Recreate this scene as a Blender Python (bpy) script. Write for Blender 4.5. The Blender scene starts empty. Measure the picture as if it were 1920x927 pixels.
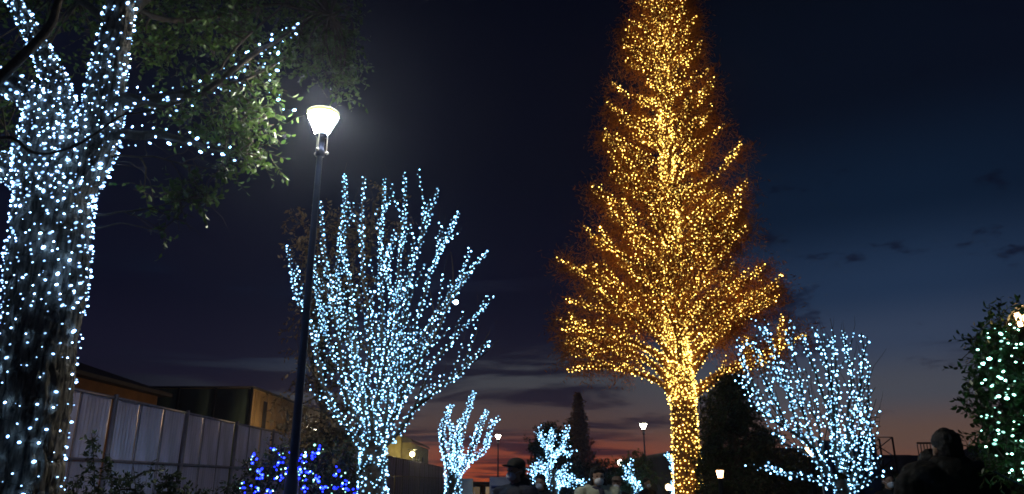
import bpy, bmesh, math, random
import numpy as np
from mathutils import Vector, Matrix

random.seed(7)
RNG = np.random.default_rng(7)
PI = math.pi
R = math.radians

# ------------------------------------------------------------------ camera
scene = bpy.context.scene
FPX, PITCH, CAMZ = 1389.0, R(17.6), 1.5
cd = bpy.data.cameras.new('camera')
cam = bpy.data.objects.new('camera', cd)
scene.collection.objects.link(cam)
cam.location = (0, 0, CAMZ)
cam.rotation_euler = (PI / 2 + PITCH, 0, 0)
cd.sensor_width = 36.0
cd.lens = FPX / 1920.0 * 36.0
cd.clip_end = 3000.0
cd.clip_start = 0.05
scene.camera = cam
scene.view_settings.view_transform = 'Standard'
scene.view_settings.look = 'None'
scene.view_settings.exposure = 0.0
scene.view_settings.gamma = 1.0
cy = scene.cycles
cy.max_bounces = 5
cy.diffuse_bounces = 2
cy.glossy_bounces = 2
cy.transmission_bounces = 4
cy.transparent_max_bounces = 6
cy.volume_bounces = 0
cy.caustics_reflective = False
cy.caustics_refractive = False
cy.sample_clamp_indirect = 3.0
cy.use_denoising = True
cy.filter_width = 1.7


def s2l(c):
    def f(v):
        v /= 255.0
        return v / 12.92 if v <= 0.04045 else ((v + 0.055) / 1.055) ** 2.4
    return (f(c[0]), f(c[1]), f(c[2]), 1.0)


# ------------------------------------------------------------------ world: dusk sky with cloud bands
world = bpy.data.worlds.new('World')
scene.world = world
world.use_nodes = True
WT = world.node_tree
WT.nodes.clear()


def wn(t, **k):
    n = WT.nodes.new(t)
    for a, b in k.items():
        setattr(n, a, b)
    return n


def wm(op, a, b=0.0, c=0.0, clamp=False):
    n = wn('ShaderNodeMath', operation=op, use_clamp=clamp)
    for i, v in enumerate((a, b, c)):
        if isinstance(v, (int, float)):
            n.inputs[i].default_value = v
        else:
            WT.links.new(v, n.inputs[i])
    return n.outputs[0]


def wmix(f, a, b):
    n = wn('ShaderNodeMix', data_type='RGBA')
    for i, v in ((0, f), (6, a), (7, b)):
        if isinstance(v, (int, float)):
            n.inputs[i].default_value = v
        elif isinstance(v, tuple):
            n.inputs[i].default_value = v
        else:
            WT.links.new(v, n.inputs[i])
    return n.outputs[2]


def wramp(f, stops):
    n = wn('ShaderNodeValToRGB')
    n.color_ramp.interpolation = 'EASE'
    el = n.color_ramp.elements
    while len(el) < len(stops):
        el.new(0.5)
    for e, (p, c) in zip(el, stops):
        e.position = p
        e.color = s2l(c)
    WT.links.new(f, n.inputs[0])
    return n.outputs[0]


tc = wn('ShaderNodeTexCoord')
sp = wn('ShaderNodeSeparateXYZ')
WT.links.new(tc.outputs['Generated'], sp.inputs[0])
dx, dy, dz = sp.outputs
elev = wm('MULTIPLY', wm('ARCSINE', dz), 180 / PI)
az = wm('MULTIPLY', wm('ARCTAN2', dx, dy), 180 / PI)
e45 = wm('DIVIDE', elev, 45.0, clamp=True)
sunset = wramp(e45, [(0, (166, 72, 36)), (2 / 45, (126, 60, 42)), (4 / 45, (78, 60, 57)), (7.5 / 45, (62, 64, 70)),
                     (11 / 45, (31, 32, 48)), (18 / 45, (13, 16, 33)), (30 / 45, (7, 9, 20)), (1, (3, 5, 13))])
clear = wramp(e45, [(0, (112, 68, 50)), (3 / 45, (94, 73, 64)), (6 / 45, (70, 73, 82)), (9.5 / 45, (50, 62, 84)),
                    (13 / 45, (31, 48, 73)), (19 / 45, (13, 27, 46)), (27 / 45, (8, 14, 27)), (1, (3, 5, 10))])
# azimuth mix : sunset colours around az = 0, clear blue to the right
gl = wm('DIVIDE', wm('SUBTRACT', az, 1.5), 13.0)
gl = wm('POWER', 2.718, wm('MULTIPLY', wm('MULTIPLY', gl, gl), -1.0))
base = wmix(gl, clear, sunset)
# darker towards the north (behind and left)
nb = wn('ShaderNodeMapRange', interpolation_type='SMOOTHSTEP')
WT.links.new(wm('ABSOLUTE', wm('SUBTRACT', az, 14.0)), nb.inputs[0])
nb.inputs[1].default_value = 14
nb.inputs[2].default_value = 46
nb.inputs[3].default_value = 0.0
nb.inputs[4].default_value = 0.95
base = wmix(nb.outputs[0], base, s2l((8, 10, 24)))
# cloud deck projected on a plane overhead
den = wm('ADD', wm('MAXIMUM', dz, 0.0), 0.055)
cv = wn('ShaderNodeCombineXYZ')
WT.links.new(wm('MULTIPLY', wm('DIVIDE', dx, den), 0.62), cv.inputs[0])
WT.links.new(wm('DIVIDE', dy, den), cv.inputs[1])
cn = wn('ShaderNodeTexNoise')
cn.inputs['Scale'].default_value = 0.75
cn.inputs['Detail'].default_value = 7.0
cn.inputs['Roughness'].default_value = 0.62
cn.inputs['Distortion'].default_value = 0.6
WT.links.new(cv.outputs[0], cn.inputs['Vector'])
cov = wn('ShaderNodeMapRange', interpolation_type='SMOOTHSTEP')   # coverage falls off to the right
WT.links.new(az, cov.inputs[0])
cov.inputs[1].default_value = 3
cov.inputs[2].default_value = 24
cov.inputs[3].default_value = 0.10
cov.inputs[4].default_value = -0.10
hi = wn('ShaderNodeMapRange', interpolation_type='SMOOTHSTEP')    # thicker high up, streaky low down
WT.links.new(elev, hi.inputs[0])
hi.inputs[1].default_value = 6
hi.inputs[2].default_value = 13
hi.inputs[3].default_value = -0.045
hi.inputs[4].default_value = 0.07
dens = wm('ADD', wm('ADD', cn.outputs[0], cov.outputs[0]), hi.outputs[0])
mk = wn('ShaderNodeMapRange', interpolation_type='SMOOTHSTEP')
WT.links.new(dens, mk.inputs[0])
mk.inputs[1].default_value = 0.50
mk.inputs[2].default_value = 0.64
mk.inputs[3].default_value = 0.0
mk.inputs[4].default_value = 0.92
cloudcol = wramp(e45, [(0, (58, 28, 34)), (4 / 45, (34, 27, 40)), (8 / 45, (20, 19, 35)), (14 / 45, (11, 12, 28)),
                       (24 / 45, (7, 9, 22)), (1, (3, 5, 16))])
col = wmix(mk.outputs[0], base, cloudcol)
# ragged dark cloud scraps in the clearer sky to the west
cv2 = wn('ShaderNodeCombineXYZ')
WT.links.new(wm('MULTIPLY', az, 0.16), cv2.inputs[0])
WT.links.new(wm('MULTIPLY', elev, 0.36), cv2.inputs[1])
cn2 = wn('ShaderNodeTexNoise')
cn2.inputs['Scale'].default_value = 1.0
cn2.inputs['Detail'].default_value = 6.0
cn2.inputs['Roughness'].default_value = 0.6
WT.links.new(cv2.outputs[0], cn2.inputs['Vector'])
qa = wm('DIVIDE', wm('SUBTRACT', az, 14.0), 8.0)
qe = wm('DIVIDE', wm('SUBTRACT', elev, 14.0), 7.0)
win = wm('POWER', 2.718, wm('MULTIPLY', wm('ADD', wm('MULTIPLY', qa, qa), wm('MULTIPLY', qe, qe)), -1.0))
mk2 = wn('ShaderNodeMapRange', interpolation_type='SMOOTHSTEP')
WT.links.new(wm('ADD', cn2.outputs[0], wm('MULTIPLY', win, 0.15)), mk2.inputs[0])
mk2.inputs[1].default_value = 0.60
mk2.inputs[2].default_value = 0.70
mk2.inputs[3].default_value = 0.0
mk2.inputs[4].default_value = 0.75
col = wmix(mk2.outputs[0], col, cloudcol)
bg = wn('ShaderNodeBackground')
WT.links.new(col, bg.inputs[0])
bg.inputs[1].default_value = 1.12
wo = wn('ShaderNodeOutputWorld')
WT.links.new(bg.outputs[0], wo.inputs[0])

# ------------------------------------------------------------------ helpers
COL = scene.collection
SP, CP = math.sin(PITCH), math.cos(PITCH)


def W(px, py, Y):
    """photo pixel at ground distance Y -> world point"""
    cx, cyy = px - 960.0, 463.5 - py
    up = cyy * CP + FPX * SP
    fw = FPX * CP - cyy * SP
    s = Y / fw
    return np.array([cx * s, Y, CAMZ + up * s])


def PX(Y):
    return Y / 1400.0      # metres per photo pixel near distance Y


ORI = {}


class MB:
    def __init__(self):
        self.v, self.f, self.n = [], [], 0

    def add(self, v, f):
        v = np.asarray(v, float).reshape(-1, 3)
        self.v.append(v)
        self.f.append([tuple(int(i) + self.n for i in q) for q in f] if not isinstance(f, np.ndarray) else f + self.n)
        self.n += len(v)

    def build(self, name, mat, parent=None, smooth=False, stuff=False):
        v = np.concatenate(self.v) if self.v else np.zeros((0, 3))
        o = np.array(ORI[parent]) if parent is not None else np.zeros(3)
        me = bpy.data.meshes.new(name)
        tri = all(isinstance(f, np.ndarray) for f in self.f) and len({f.shape[1] for f in self.f}) == 1 and self.f
        if tri:
            F = np.concatenate(self.f)
            me.vertices.add(len(v))
            me.vertices.foreach_set('co', (v - o).astype(np.float32).ravel())
            k = F.shape[1]
            me.loops.add(F.size)
            me.loops.foreach_set('vertex_index', F.astype(np.int32).ravel())
            me.polygons.add(len(F))
            me.polygons.foreach_set('loop_start', np.arange(0, F.size, k, dtype=np.int32))
            me.polygons.foreach_set('loop_total', np.full(len(F), k, dtype=np.int32))
            me.update(calc_edges=True)
        else:
            fl = []
            for f in self.f:
                fl.extend([tuple(int(i) for i in q) for q in f])
            me.from_pydata((v - o).tolist(), [], fl)
            me.update()
        if smooth:
            me.polygons.foreach_set('use_smooth', [True] * len(me.polygons))
        me.materials.append(mat)
        ob = bpy.data.objects.new(name, me)
        COL.objects.link(ob)
        if parent is not None:
            ob.parent = parent
            ORI[ob] = ORI[parent]
        else:
            ORI[ob] = np.zeros(3)
        if stuff:
            ob['kind'] = 'stuff'
        return ob

    # shapes
    def box(self, c, s, rz=0.0, m=None):
        c, s = np.array(c, float), np.array(s, float) / 2
        v = np.array([(x, y, z) for x in (-1, 1) for y in (-1, 1) for z in (-1, 1)], float) * s
        if rz:
            a, b = math.cos(rz), math.sin(rz)
            v = np.stack([v[:, 0] * a - v[:, 1] * b, v[:, 0] * b + v[:, 1] * a, v[:, 2]], 1)
        self.add(v + c, np.array([(0, 1, 3, 2), (4, 6, 7, 5), (0, 4, 5, 1), (2, 3, 7, 6), (0, 2, 6, 4), (1, 5, 7, 3)]))
        return self

    def bar(self, a, b, w, h=None):
        a, b = np.array(a, float), np.array(b, float)
        d = b - a
        L = np.linalg.norm(d)
        d /= L
        u = np.cross(d, (0, 0, 1)) if abs(d[2]) < 0.95 else np.cross(d, (1, 0, 0))
        u /= np.linalg.norm(u)
        w2 = np.cross(d, u)
        h = h or w
        v = []
        for p in (a, b):
            for su, sw in ((-1, -1), (1, -1), (1, 1), (-1, 1)):
                v.append(p + u * su * w / 2 + w2 * sw * h / 2)
        self.add(v, np.array([(0, 3, 2, 1), (4, 5, 6, 7), (0, 1, 5, 4), (1, 2, 6, 5), (2, 3, 7, 6), (3, 0, 4, 7)]))
        return self

    def lathe(self, c, prof, n=20):
        c = np.array(c, float)
        v, f = [], []
        for r, z in prof:
            for i in range(n):
                a = 2 * PI * i / n
                v.append(c + (r * math.cos(a), r * math.sin(a), z))
        for k in range(len(prof) - 1):
            for i in range(n):
                j = (i + 1) % n
                f.append((k * n + i, k * n + j, (k + 1) * n + j, (k + 1) * n + i))
        self.add(v, np.array(f))
        return self

    def tube(self, pts, rad, sides=6, cap=True):
        pts = np.asarray(pts, float)
        n = len(pts)
        rad = np.broadcast_to(np.asarray(rad, float), (n,))
        t = np.gradient(pts, axis=0)
        t /= np.linalg.norm(t, axis=1)[:, None] + 1e-9
        mt = t.mean(0)
        ref = np.array([0.0, 1.0, 0.0]) if abs(mt[1]) < 0.8 * np.linalg.norm(mt) + 1e-9 else np.array([1.0, 0, 0])
        u = np.cross(t, ref)
        u /= np.linalg.norm(u, axis=1)[:, None] + 1e-9
        w = np.cross(t, u)
        a = np.arange(sides) * 2 * PI / sides
        ring = (u[:, None, :] * np.cos(a)[None, :, None] + w[:, None, :] * np.sin(a)[None, :, None]) * rad[:, None, None]
        v = (pts[:, None, :] + ring).reshape(-1, 3)
        k = np.arange(n - 1)[:, None] * sides
        i = np.arange(sides)[None, :]
        j = (i + 1) % sides
        F = np.stack([k + i, k + j, k + sides + j, k + sides + i], -1).reshape(-1, 4)
        self.add(v, F)
        return self

    def ell(self, c, r, n=14, m=9, rot=None):
        v, f = [], []
        for a in range(m + 1):
            th = PI * a / m
            for b in range(n):
                ph = 2 * PI * b / n
                v.append((math.sin(th) * math.cos(ph) * r[0], math.sin(th) * math.sin(ph) * r[1], math.cos(th) * r[2]))
        for a in range(m):
            for b in range(n):
                f.append((a * n + b, (a + 1) * n + b, (a + 1) * n + (b + 1) % n, a * n + (b + 1) % n))
        v = np.array(v)
        if rot is not None:
            v = v @ np.array(rot).T
        self.add(v + np.array(c), np.array(f))
        return self

    def cap(self, a, b, ra, rb, flat=1.0):
        """tapered limb with rounded ends"""
        a, b = np.array(a, float), np.array(b, float)
        n = 7
        P = [a + (b - a) * i / (n - 1) for i in range(n)]
        self.tube(P, [ra + (rb - ra) * i / (n - 1) for i in range(n)], 12)
        self.ell(a, (ra, ra, ra), 10, 7)
        self.ell(b, (rb, rb, rb), 10, 7)
        return self


def tag(o, label=None, cat=None, group=None, kind=None):
    if label:
        o['label'] = label
    if cat:
        o['category'] = cat
    if group:
        o['group'] = group
    if kind:
        o['kind'] = kind
    return o


def thing(name, label, cat, loc=(0, 0, 0), group=None):
    o = bpy.data.objects.new(name, None)
    o.empty_display_size = 0.2
    COL.objects.link(o)
    o.location = tuple(float(x) for x in loc)
    ORI[o] = np.array(loc, float)
    return tag(o, label, cat, group)


def link_part(name, me, parent, loc, rot=None, scale=None):
    o = bpy.data.objects.new(name, me)
    COL.objects.link(o)
    o.parent = parent
    o.location = tuple(float(x) for x in (np.array(loc) - ORI[parent]))
    if rot is not None:
        o.rotation_euler = rot
    if scale is not None:
        o.scale = scale
    return o


def copy_thing(src, loc, label):
    r = src.copy()
    COL.objects.link(r)
    r.location = loc
    r['label'] = label
    ORI[r] = np.array(loc, float)
    for ch in list(src.children):
        c = ch.copy()
        COL.objects.link(c)
        c.parent = r
        for g in list(ch.children):
            d = g.copy()
            COL.objects.link(d)
            d.parent = c
    return r


# numpy value noise
def vnoise(x, y, z=0.0, seed=0):
    x, y, z = np.broadcast_arrays(np.asarray(x, float), np.asarray(y, float), np.asarray(z, float))
    xi, yi, zi = np.floor(x).astype(np.int64), np.floor(y).astype(np.int64), np.floor(z).astype(np.int64)
    fx, fy, fz = x - xi, y - yi, z - zi
    fx, fy, fz = [q * q * (3 - 2 * q) for q in (fx, fy, fz)]

    def h(a, b, c):
        n = (a * 374761393 + b * 668265263 + c * 2147483647 + seed * 974711) & 0xffffffff
        n = ((n ^ (n >> 13)) * 1274126177) & 0xffffffff
        return ((n ^ (n >> 16)) & 0xffff) / 65535.0
    r = 0
    for a in (0, 1):
        for b in (0, 1):
            for c in (0, 1):
                w = (fx if a else 1 - fx) * (fy if b else 1 - fy) * (fz if c else 1 - fz)
                r = r + w * h(xi + a, yi + b, zi + c)
    return r


# ------------------------------------------------------------------ materials
def mat(name, col, rough=0.7, metal=0.0, var=0.25, scale=6.0, bump=0.0, bscale=None, stretch=None, spec=0.4,
        col2=None, island=False, trans=0.0):
    m = bpy.data.materials.new(name)
    m.use_nodes = True
    nt = m.node_tree
    b = nt.nodes['Principled BSDF']
    b.inputs['Roughness'].default_value = rough
    b.inputs['Metallic'].default_value = metal
    b.inputs['Specular IOR Level'].default_value = spec
    tcn = nt.nodes.new('ShaderNodeTexCoord')
    mp = nt.nodes.new('ShaderNodeMapping')
    if stretch:
        mp.inputs['Scale'].default_value = stretch
    nt.links.new(tcn.outputs['Object'], mp.inputs[0])
    ns = nt.nodes.new('ShaderNodeTexNoise')
    ns.inputs['Scale'].default_value = scale
    ns.inputs['Detail'].default_value = 5
    nt.links.new(mp.outputs[0], ns.inputs['Vector'])
    mx = nt.nodes.new('ShaderNodeMix')
    mx.data_type = 'RGBA'
    c2 = col2 or tuple(min(1, c * (1 + var)) for c in col)
    c1 = tuple(c * (1 - var) for c in col) if not col2 else col
    mx.inputs[6].default_value = (*c1, 1)
    mx.inputs[7].default_value = (*c2, 1)
    rp = nt.nodes.new('ShaderNodeMapRange')
    rp.inputs[1].default_value = 0.35
    rp.inputs[2].default_value = 0.65
    if island:
        g = nt.nodes.new('ShaderNodeNewGeometry')
        ad = nt.nodes.new('ShaderNodeMath')
        ad.operation = 'MULTIPLY_ADD'
        nt.links.new(g.outputs['Random Per Island'], ad.inputs[0])
        ad.inputs[1].default_value = 0.7
        oi = nt.nodes.new('ShaderNodeObjectInfo')
        m2 = nt.nodes.new('ShaderNodeMath')
        m2.operation = 'MULTIPLY'
        nt.links.new(oi.outputs['Random'], m2.inputs[0])
        m2.inputs[1].default_value = 0.3
        nt.links.new(m2.outputs[0], ad.inputs[2])
        nt.links.new(ad.outputs[0], mx.inputs[0])
    else:
        nt.links.new(ns.outputs[0], rp.inputs[0])
        nt.links.new(rp.outputs[0], mx.inputs[0])
    nt.links.new(mx.outputs[2], b.inputs['Base Color'])
    if bump:
        n2 = nt.nodes.new('ShaderNodeTexNoise')
        n2.inputs['Scale'].default_value = bscale or scale * 3
        n2.inputs['Detail'].default_value = 4
        nt.links.new(mp.outputs[0], n2.inputs['Vector'])
        bp = nt.nodes.new('ShaderNodeBump')
        bp.inputs['Strength'].default_value = bump
        bp.inputs['Distance'].default_value = 0.02
        nt.links.new(n2.outputs[0], bp.inputs['Height'])
        nt.links.new(bp.outputs[0], b.inputs['Normal'])
    if trans:
        tr = nt.nodes.new('ShaderNodeBsdfTranslucent')
        nt.links.new(mx.outputs[2], tr.inputs[0])
        ms = nt.nodes.new('ShaderNodeMixShader')
        ms.inputs[0].default_value = trans
        nt.links.new(b.outputs[0], ms.inputs[1])
        nt.links.new(tr.outputs[0], ms.inputs[2])
        nt.links.new(ms.outputs[0], nt.nodes['Material Output'].inputs[0])
    return m


def led(name, core, rim, strength, single=False, lo=0.22, hi=2.4):
    m = bpy.data.materials.new(name)
    m.use_nodes = True
    nt = m.node_tree
    nt.nodes.remove(nt.nodes['Principled BSDF'])
    em = nt.nodes.new('ShaderNodeEmission')
    lw = nt.nodes.new('ShaderNodeLayerWeight')
    lw.inputs[0].default_value = 0.5
    mx = nt.nodes.new('ShaderNodeMix')
    mx.data_type = 'RGBA'
    mx.inputs[6].default_value = (*core, 1)
    mx.inputs[7].default_value = (*rim, 1)
    nt.links.new(lw.outputs['Facing'], mx.inputs[0])
    nt.links.new(mx.outputs[2], em.inputs[0])
    if single:
        rnd = nt.nodes.new('ShaderNodeObjectInfo').outputs['Random']
    else:
        rnd = nt.nodes.new('ShaderNodeNewGeometry').outputs['Random Per Island']
    pw_ = nt.nodes.new('ShaderNodeMath')
    pw_.operation = 'POWER'
    nt.links.new(rnd, pw_.inputs[0])
    pw_.inputs[1].default_value = 2.2
    mr = nt.nodes.new('ShaderNodeMapRange')
    nt.links.new(pw_.outputs[0], mr.inputs[0])
    mr.inputs[3].default_value = strength * lo
    mr.inputs[4].default_value = strength * hi
    nt.links.new(mr.outputs[0], em.inputs[1])
    nt.links.new(em.outputs[0], nt.nodes['Material Output'].inputs[0])
    return m


def glow(name, col, strength):
    m = bpy.data.materials.new(name)
    m.use_nodes = True
    nt = m.node_tree
    nt.nodes.remove(nt.nodes['Principled BSDF'])
    em = nt.nodes.new('ShaderNodeEmission')
    em.inputs[0].default_value = (*col, 1)
    em.inputs[1].default_value = strength
    nt.links.new(em.outputs[0], nt.nodes['Material Output'].inputs[0])
    return m


LEDS = {
    'white': ((0.44, 0.72, 1.0), (0.05, 0.26, 0.9), 9.0),
    'cyan': ((0.40, 0.78, 1.0), (0.04, 0.32, 0.9), 5.4),
    'gold': ((1.0, 0.72, 0.17), (1.0, 0.45, 0.03), 6.8),
    'blue': ((0.015, 0.035, 1.0), (0.004, 0.006, 0.9), 11.0),
    'ice': ((0.50, 1.0, 0.84), (0.06, 0.5, 0.36), 8.0),
}
LEDM = {}


def ledmat(k, single):
    if (k, single) not in LEDM:
        LEDM[(k, single)] = led('led_' + k + ('_single' if single else ''), *LEDS[k], single=single)
    return LEDM[(k, single)]


M = {
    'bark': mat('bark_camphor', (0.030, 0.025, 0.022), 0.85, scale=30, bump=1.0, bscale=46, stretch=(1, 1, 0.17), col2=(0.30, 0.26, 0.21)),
    'bark_dark': mat('bark_dark', (0.06, 0.045, 0.035), 0.9, var=0.4, scale=12, bump=0.6, bscale=40),
    'bark_red': mat('bark_reddish', (0.20, 0.085, 0.04), 0.85, var=0.4, scale=10, bump=0.6, bscale=40, stretch=(1, 1, 0.2)),
    'cable': mat('cable', (0.02, 0.035, 0.025), 0.5),
    'leaf': mat('leaf_camphor', (0.03, 0.085, 0.018), 0.40, island=True, col2=(0.13, 0.21, 0.045), trans=0.28, spec=0.5),
    'leaf_dark': mat('leaf_dark', (0.020, 0.036, 0.018), 0.5, island=True, col2=(0.05, 0.075, 0.03), trans=0.15),
    'leaf_hedge': mat('leaf_hedge', (0.015, 0.05, 0.014), 0.35, island=True, col2=(0.06, 0.14, 0.03), trans=0.2, spec=0.55),
    'leaf_brown': mat('leaf_brown', (0.15, 0.08, 0.045), 0.7, island=True, col2=(0.42, 0.27, 0.13), trans=0.2),
    'needle_red': mat('needle_rust', (0.30, 0.115, 0.035), 0.8, island=True, col2=(0.50, 0.21, 0.07), trans=0.3),
    'fence': mat('fence_sheet', (0.56, 0.53, 0.82), 0.30, metal=0.12, var=0.28, scale=2.2, spec=0.5, bump=0.12, bscale=25, stretch=(1, 1, .3)),
    'fence_post': mat('fence_post', (0.27, 0.27, 0.40), 0.4, metal=0.3, var=0.2, scale=4),
    'pole': mat('lamp_post_paint', (0.03, 0.05, 0.13), 0.32, metal=0.2, var=0.15, scale=8, bump=0.1, bscale=50),
    'steel': mat('galvanised', (0.42, 0.43, 0.45), 0.4, metal=0.8, var=0.15, scale=12),
    'soil': mat('soil', (0.05, 0.042, 0.03), 0.95, var=0.3, scale=3, bump=0.6, bscale=20),
    'asphalt': mat('asphalt', (0.05, 0.05, 0.052), 0.85, var=0.2, scale=5, bump=0.4, bscale=90),
    'kerb': mat('kerb_concrete', (0.27, 0.26, 0.25), 0.85, var=0.15, scale=6, bump=0.3),
    'wall_ochre': mat('wall_ochre', (0.30, 0.15, 0.06), 0.8, var=0.2, scale=1.5),
    'wall_green': mat('container_green', (0.05, 0.085, 0.08), 0.55, var=0.2, scale=1.2, bump=0.1),
    'wall_tan': mat('container_tan', (0.50, 0.34, 0.17), 0.55, var=0.18, scale=1.4, bump=0.1),
    'wall_yellow': mat('wall_yellow_render', (0.36, 0.30, 0.15), 0.85, var=0.2, scale=2.0),
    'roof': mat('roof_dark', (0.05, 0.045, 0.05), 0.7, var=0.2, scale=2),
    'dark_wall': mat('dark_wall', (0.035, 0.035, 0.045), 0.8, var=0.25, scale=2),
    'white_paint': mat('white_paint', (0.62, 0.66, 0.72), 0.5, var=0.06, scale=3),
    'black_metal': mat('black_metal', (0.02, 0.02, 0.024), 0.4, metal=0.4),
    'skin': mat('skin', (0.42, 0.25, 0.18), 0.55, var=0.08, scale=9),
    'mask': mat('mask_cloth', (0.82, 0.82, 0.90), 0.8, var=0.05, scale=20, bump=0.2, bscale=60),
    'hair': mat('hair', (0.012, 0.010, 0.012), 0.5, var=0.3, scale=40, bump=0.5, bscale=120, stretch=(1, 1, .15)),
    'jacket_navy': mat('jacket_navy', (0.007, 0.010, 0.030), 0.7, var=0.2, scale=8, bump=0.4, bscale=18),
    'jacket_black': mat('jacket_black', (0.012, 0.012, 0.014), 0.75, var=0.2, scale=8, bump=0.4, bscale=18),
    'coat_pale': mat('coat_pale', (0.55, 0.58, 0.48), 0.85, var=0.1, scale=8, bump=0.5, bscale=22),
    'scarf': mat('scarf', (0.05, 0.05, 0.09), 0.9, var=0.3, scale=20, bump=0.5),
    'trousers': mat('trousers', (0.02, 0.02, 0.03), 0.8),
    'beige_knit': mat('beige_knit', (0.30, 0.21, 0.16), 0.9, var=0.1, scale=30, bump=0.4),
    'eye': mat('eye', (0.03, 0.02, 0.02), 0.15, var=0.05),
    'navy_cloth': mat('banner_navy', (0.012, 0.022, 0.07), 0.7, var=0.15, scale=3),
    'board': mat('sign_board', (0.30, 0.30, 0.42), 0.5, var=0.08, scale=3),
    'print': mat('sign_print', (0.03, 0.04, 0.14), 0.5, var=0.05),
    'wood': mat('wood_brown', (0.16, 0.08, 0.035), 0.7, var=0.3, scale=4, stretch=(1, 1, .2)),
}


# ------------------------------------------------------------------ branches, bulbs and leaves
def smooth(pts, step):
    """Catmull-Rom through pts, resampled about every step metres"""
    P = np.asarray(pts, float)
    P = np.vstack([2 * P[0] - P[1], P, 2 * P[-1] - P[-2]])
    out = []
    for i in range(1, len(P) - 2):
        L = np.linalg.norm(P[i + 1] - P[i])
        n = max(2, int(math.ceil(L / step)))
        t = np.arange(n)[:, None] / n
        a, b, c, d = P[i - 1], P[i], P[i + 1], P[i + 2]
        out.append(0.5 * ((2 * b) + (c - a) * t + (2 * a - 5 * b + 4 * c - d) * t ** 2 + (3 * b - a - 3 * c + d) * t ** 3))
    out.append(P[-2][None])
    return np.vstack(out)


def unit(v):
    v = np.asarray(v, float)
    return v / (np.linalg.norm(v) + 1e-9)


def rvec():
    return unit(RNG.normal(size=3))


def grow(p, d, L, step=0.12, wob=0.18, up=0.0, updelay=0.0):
    """polyline wandering from p along d"""
    pts = [np.array(p, float)]
    d = unit(d)
    n = max(3, int(L / step))
    for i in range(n):
        u = up * (1 if i / n > updelay else 0)
        d = unit(d + RNG.normal(size=3) * wob * 0.5 + np.array([0, 0, u]) * step)
        pts.append(pts[-1] + d * L / n)
    return np.array(pts)


def bulbs_on(pts, rad, spacing, off=0.02, jit=0.35, turns=None, rmul=1.0):
    """bulb positions wound round a limb"""
    seg = np.linalg.norm(np.diff(pts, axis=0), axis=1)
    cum = np.concatenate([[0], np.cumsum(seg)])
    L = cum[-1]
    n = max(1, int(L / spacing))
    s = (np.arange(n) + RNG.uniform(-jit, jit, n) + 0.5) * L / n
    s = np.clip(s, 0, L)
    c = np.stack([np.interp(s, cum, pts[:, k]) for k in range(3)], 1)
    r = np.interp(s, cum, np.broadcast_to(rad, (len(pts),)))
    t = np.gradient(c, axis=0) if n > 1 else np.array([[0, 0, 1.0]])
    t = t / (np.linalg.norm(t, axis=1)[:, None] + 1e-9)
    u = np.cross(t, np.array([0.13, 0.98, 0.1]))
    u /= np.linalg.norm(u, axis=1)[:, None] + 1e-9
    w = np.cross(t, u)
    a = RNG.uniform(0, 6.28) + np.arange(n) * (turns if turns else 2.4) + RNG.normal(size=n) * 0.25
    rr = (r * rmul + off * (0.5 + RNG.random(n)))[:, None]
    nrm = u * np.cos(a)[:, None] + w * np.sin(a)[:, None]
    return c + nrm * rr, nrm


ICO = None


def ico():
    global ICO
    if ICO is None:
        bm = bmesh.new()
        bmesh.ops.create_icosphere(bm, subdivisions=1, radius=1.0)
        bm.verts.ensure_lookup_table()
        ICO = (np.array([v.co[:] for v in bm.verts]), np.array([[v.index for v in f.verts] for f in bm.faces]))
        bm.free()
    return ICO


OCT = (np.array([(1, 0, 0), (-1, 0, 0), (0, 1, 0), (0, -1, 0), (0, 0, 1), (0, 0, -1)], float),
       np.array([(0, 2, 4), (2, 1, 4), (1, 3, 4), (3, 0, 4), (2, 0, 5), (1, 2, 5), (3, 1, 5), (0, 3, 5)]))


def scatter(mb, tmpl, pos, rot, sc):
    """rot: (n,3,3) columns = axes, sc: (n,) or (n,3)"""
    tv, tf = tmpl
    n = len(pos)
    if n == 0:
        return
    sc = np.asarray(sc, float)
    if sc.ndim == 1:
        sc = np.repeat(sc[:, None], 3, 1)
    v = tv[None] * sc[:, None, :]
    v = np.einsum('nij,nkj->nki', rot, v) + np.asarray(pos)[:, None, :]
    F = (tf[None] + (np.arange(n) * len(tv))[:, None, None]).reshape(-1, tf.shape[1])
    mb.add(v.reshape(-1, 3), F)


def frames(d, roll=None):
    """rotation matrices whose x axis is d"""
    d = d / (np.linalg.norm(d, axis=1)[:, None] + 1e-9)
    r = RNG.normal(size=d.shape) if roll is None else roll
    y = np.cross(d, r)
    y /= np.linalg.norm(y, axis=1)[:, None] + 1e-9
    z = np.cross(d, y)
    return np.stack([d, y, z], -1)


def mesh_of(name, tmpl, material, smooth_=True):
    me = bpy.data.meshes.new(name)
    me.from_pydata(tmpl[0].tolist(), [], tmpl[1].tolist())
    me.materials.append(material)
    if smooth_:
        me.polygons.foreach_set('use_smooth', [True] * len(me.polygons))
    return me


def project(P):
    """approximate photo pixel and depth"""
    x, y, z = P[:, 0], P[:, 1], P[:, 2] - CAMZ
    zc = y * CP + z * SP
    yc = z * CP - y * SP
    return 960 + FPX * x / zc, 463.5 - FPX * yc / zc, zc


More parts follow.
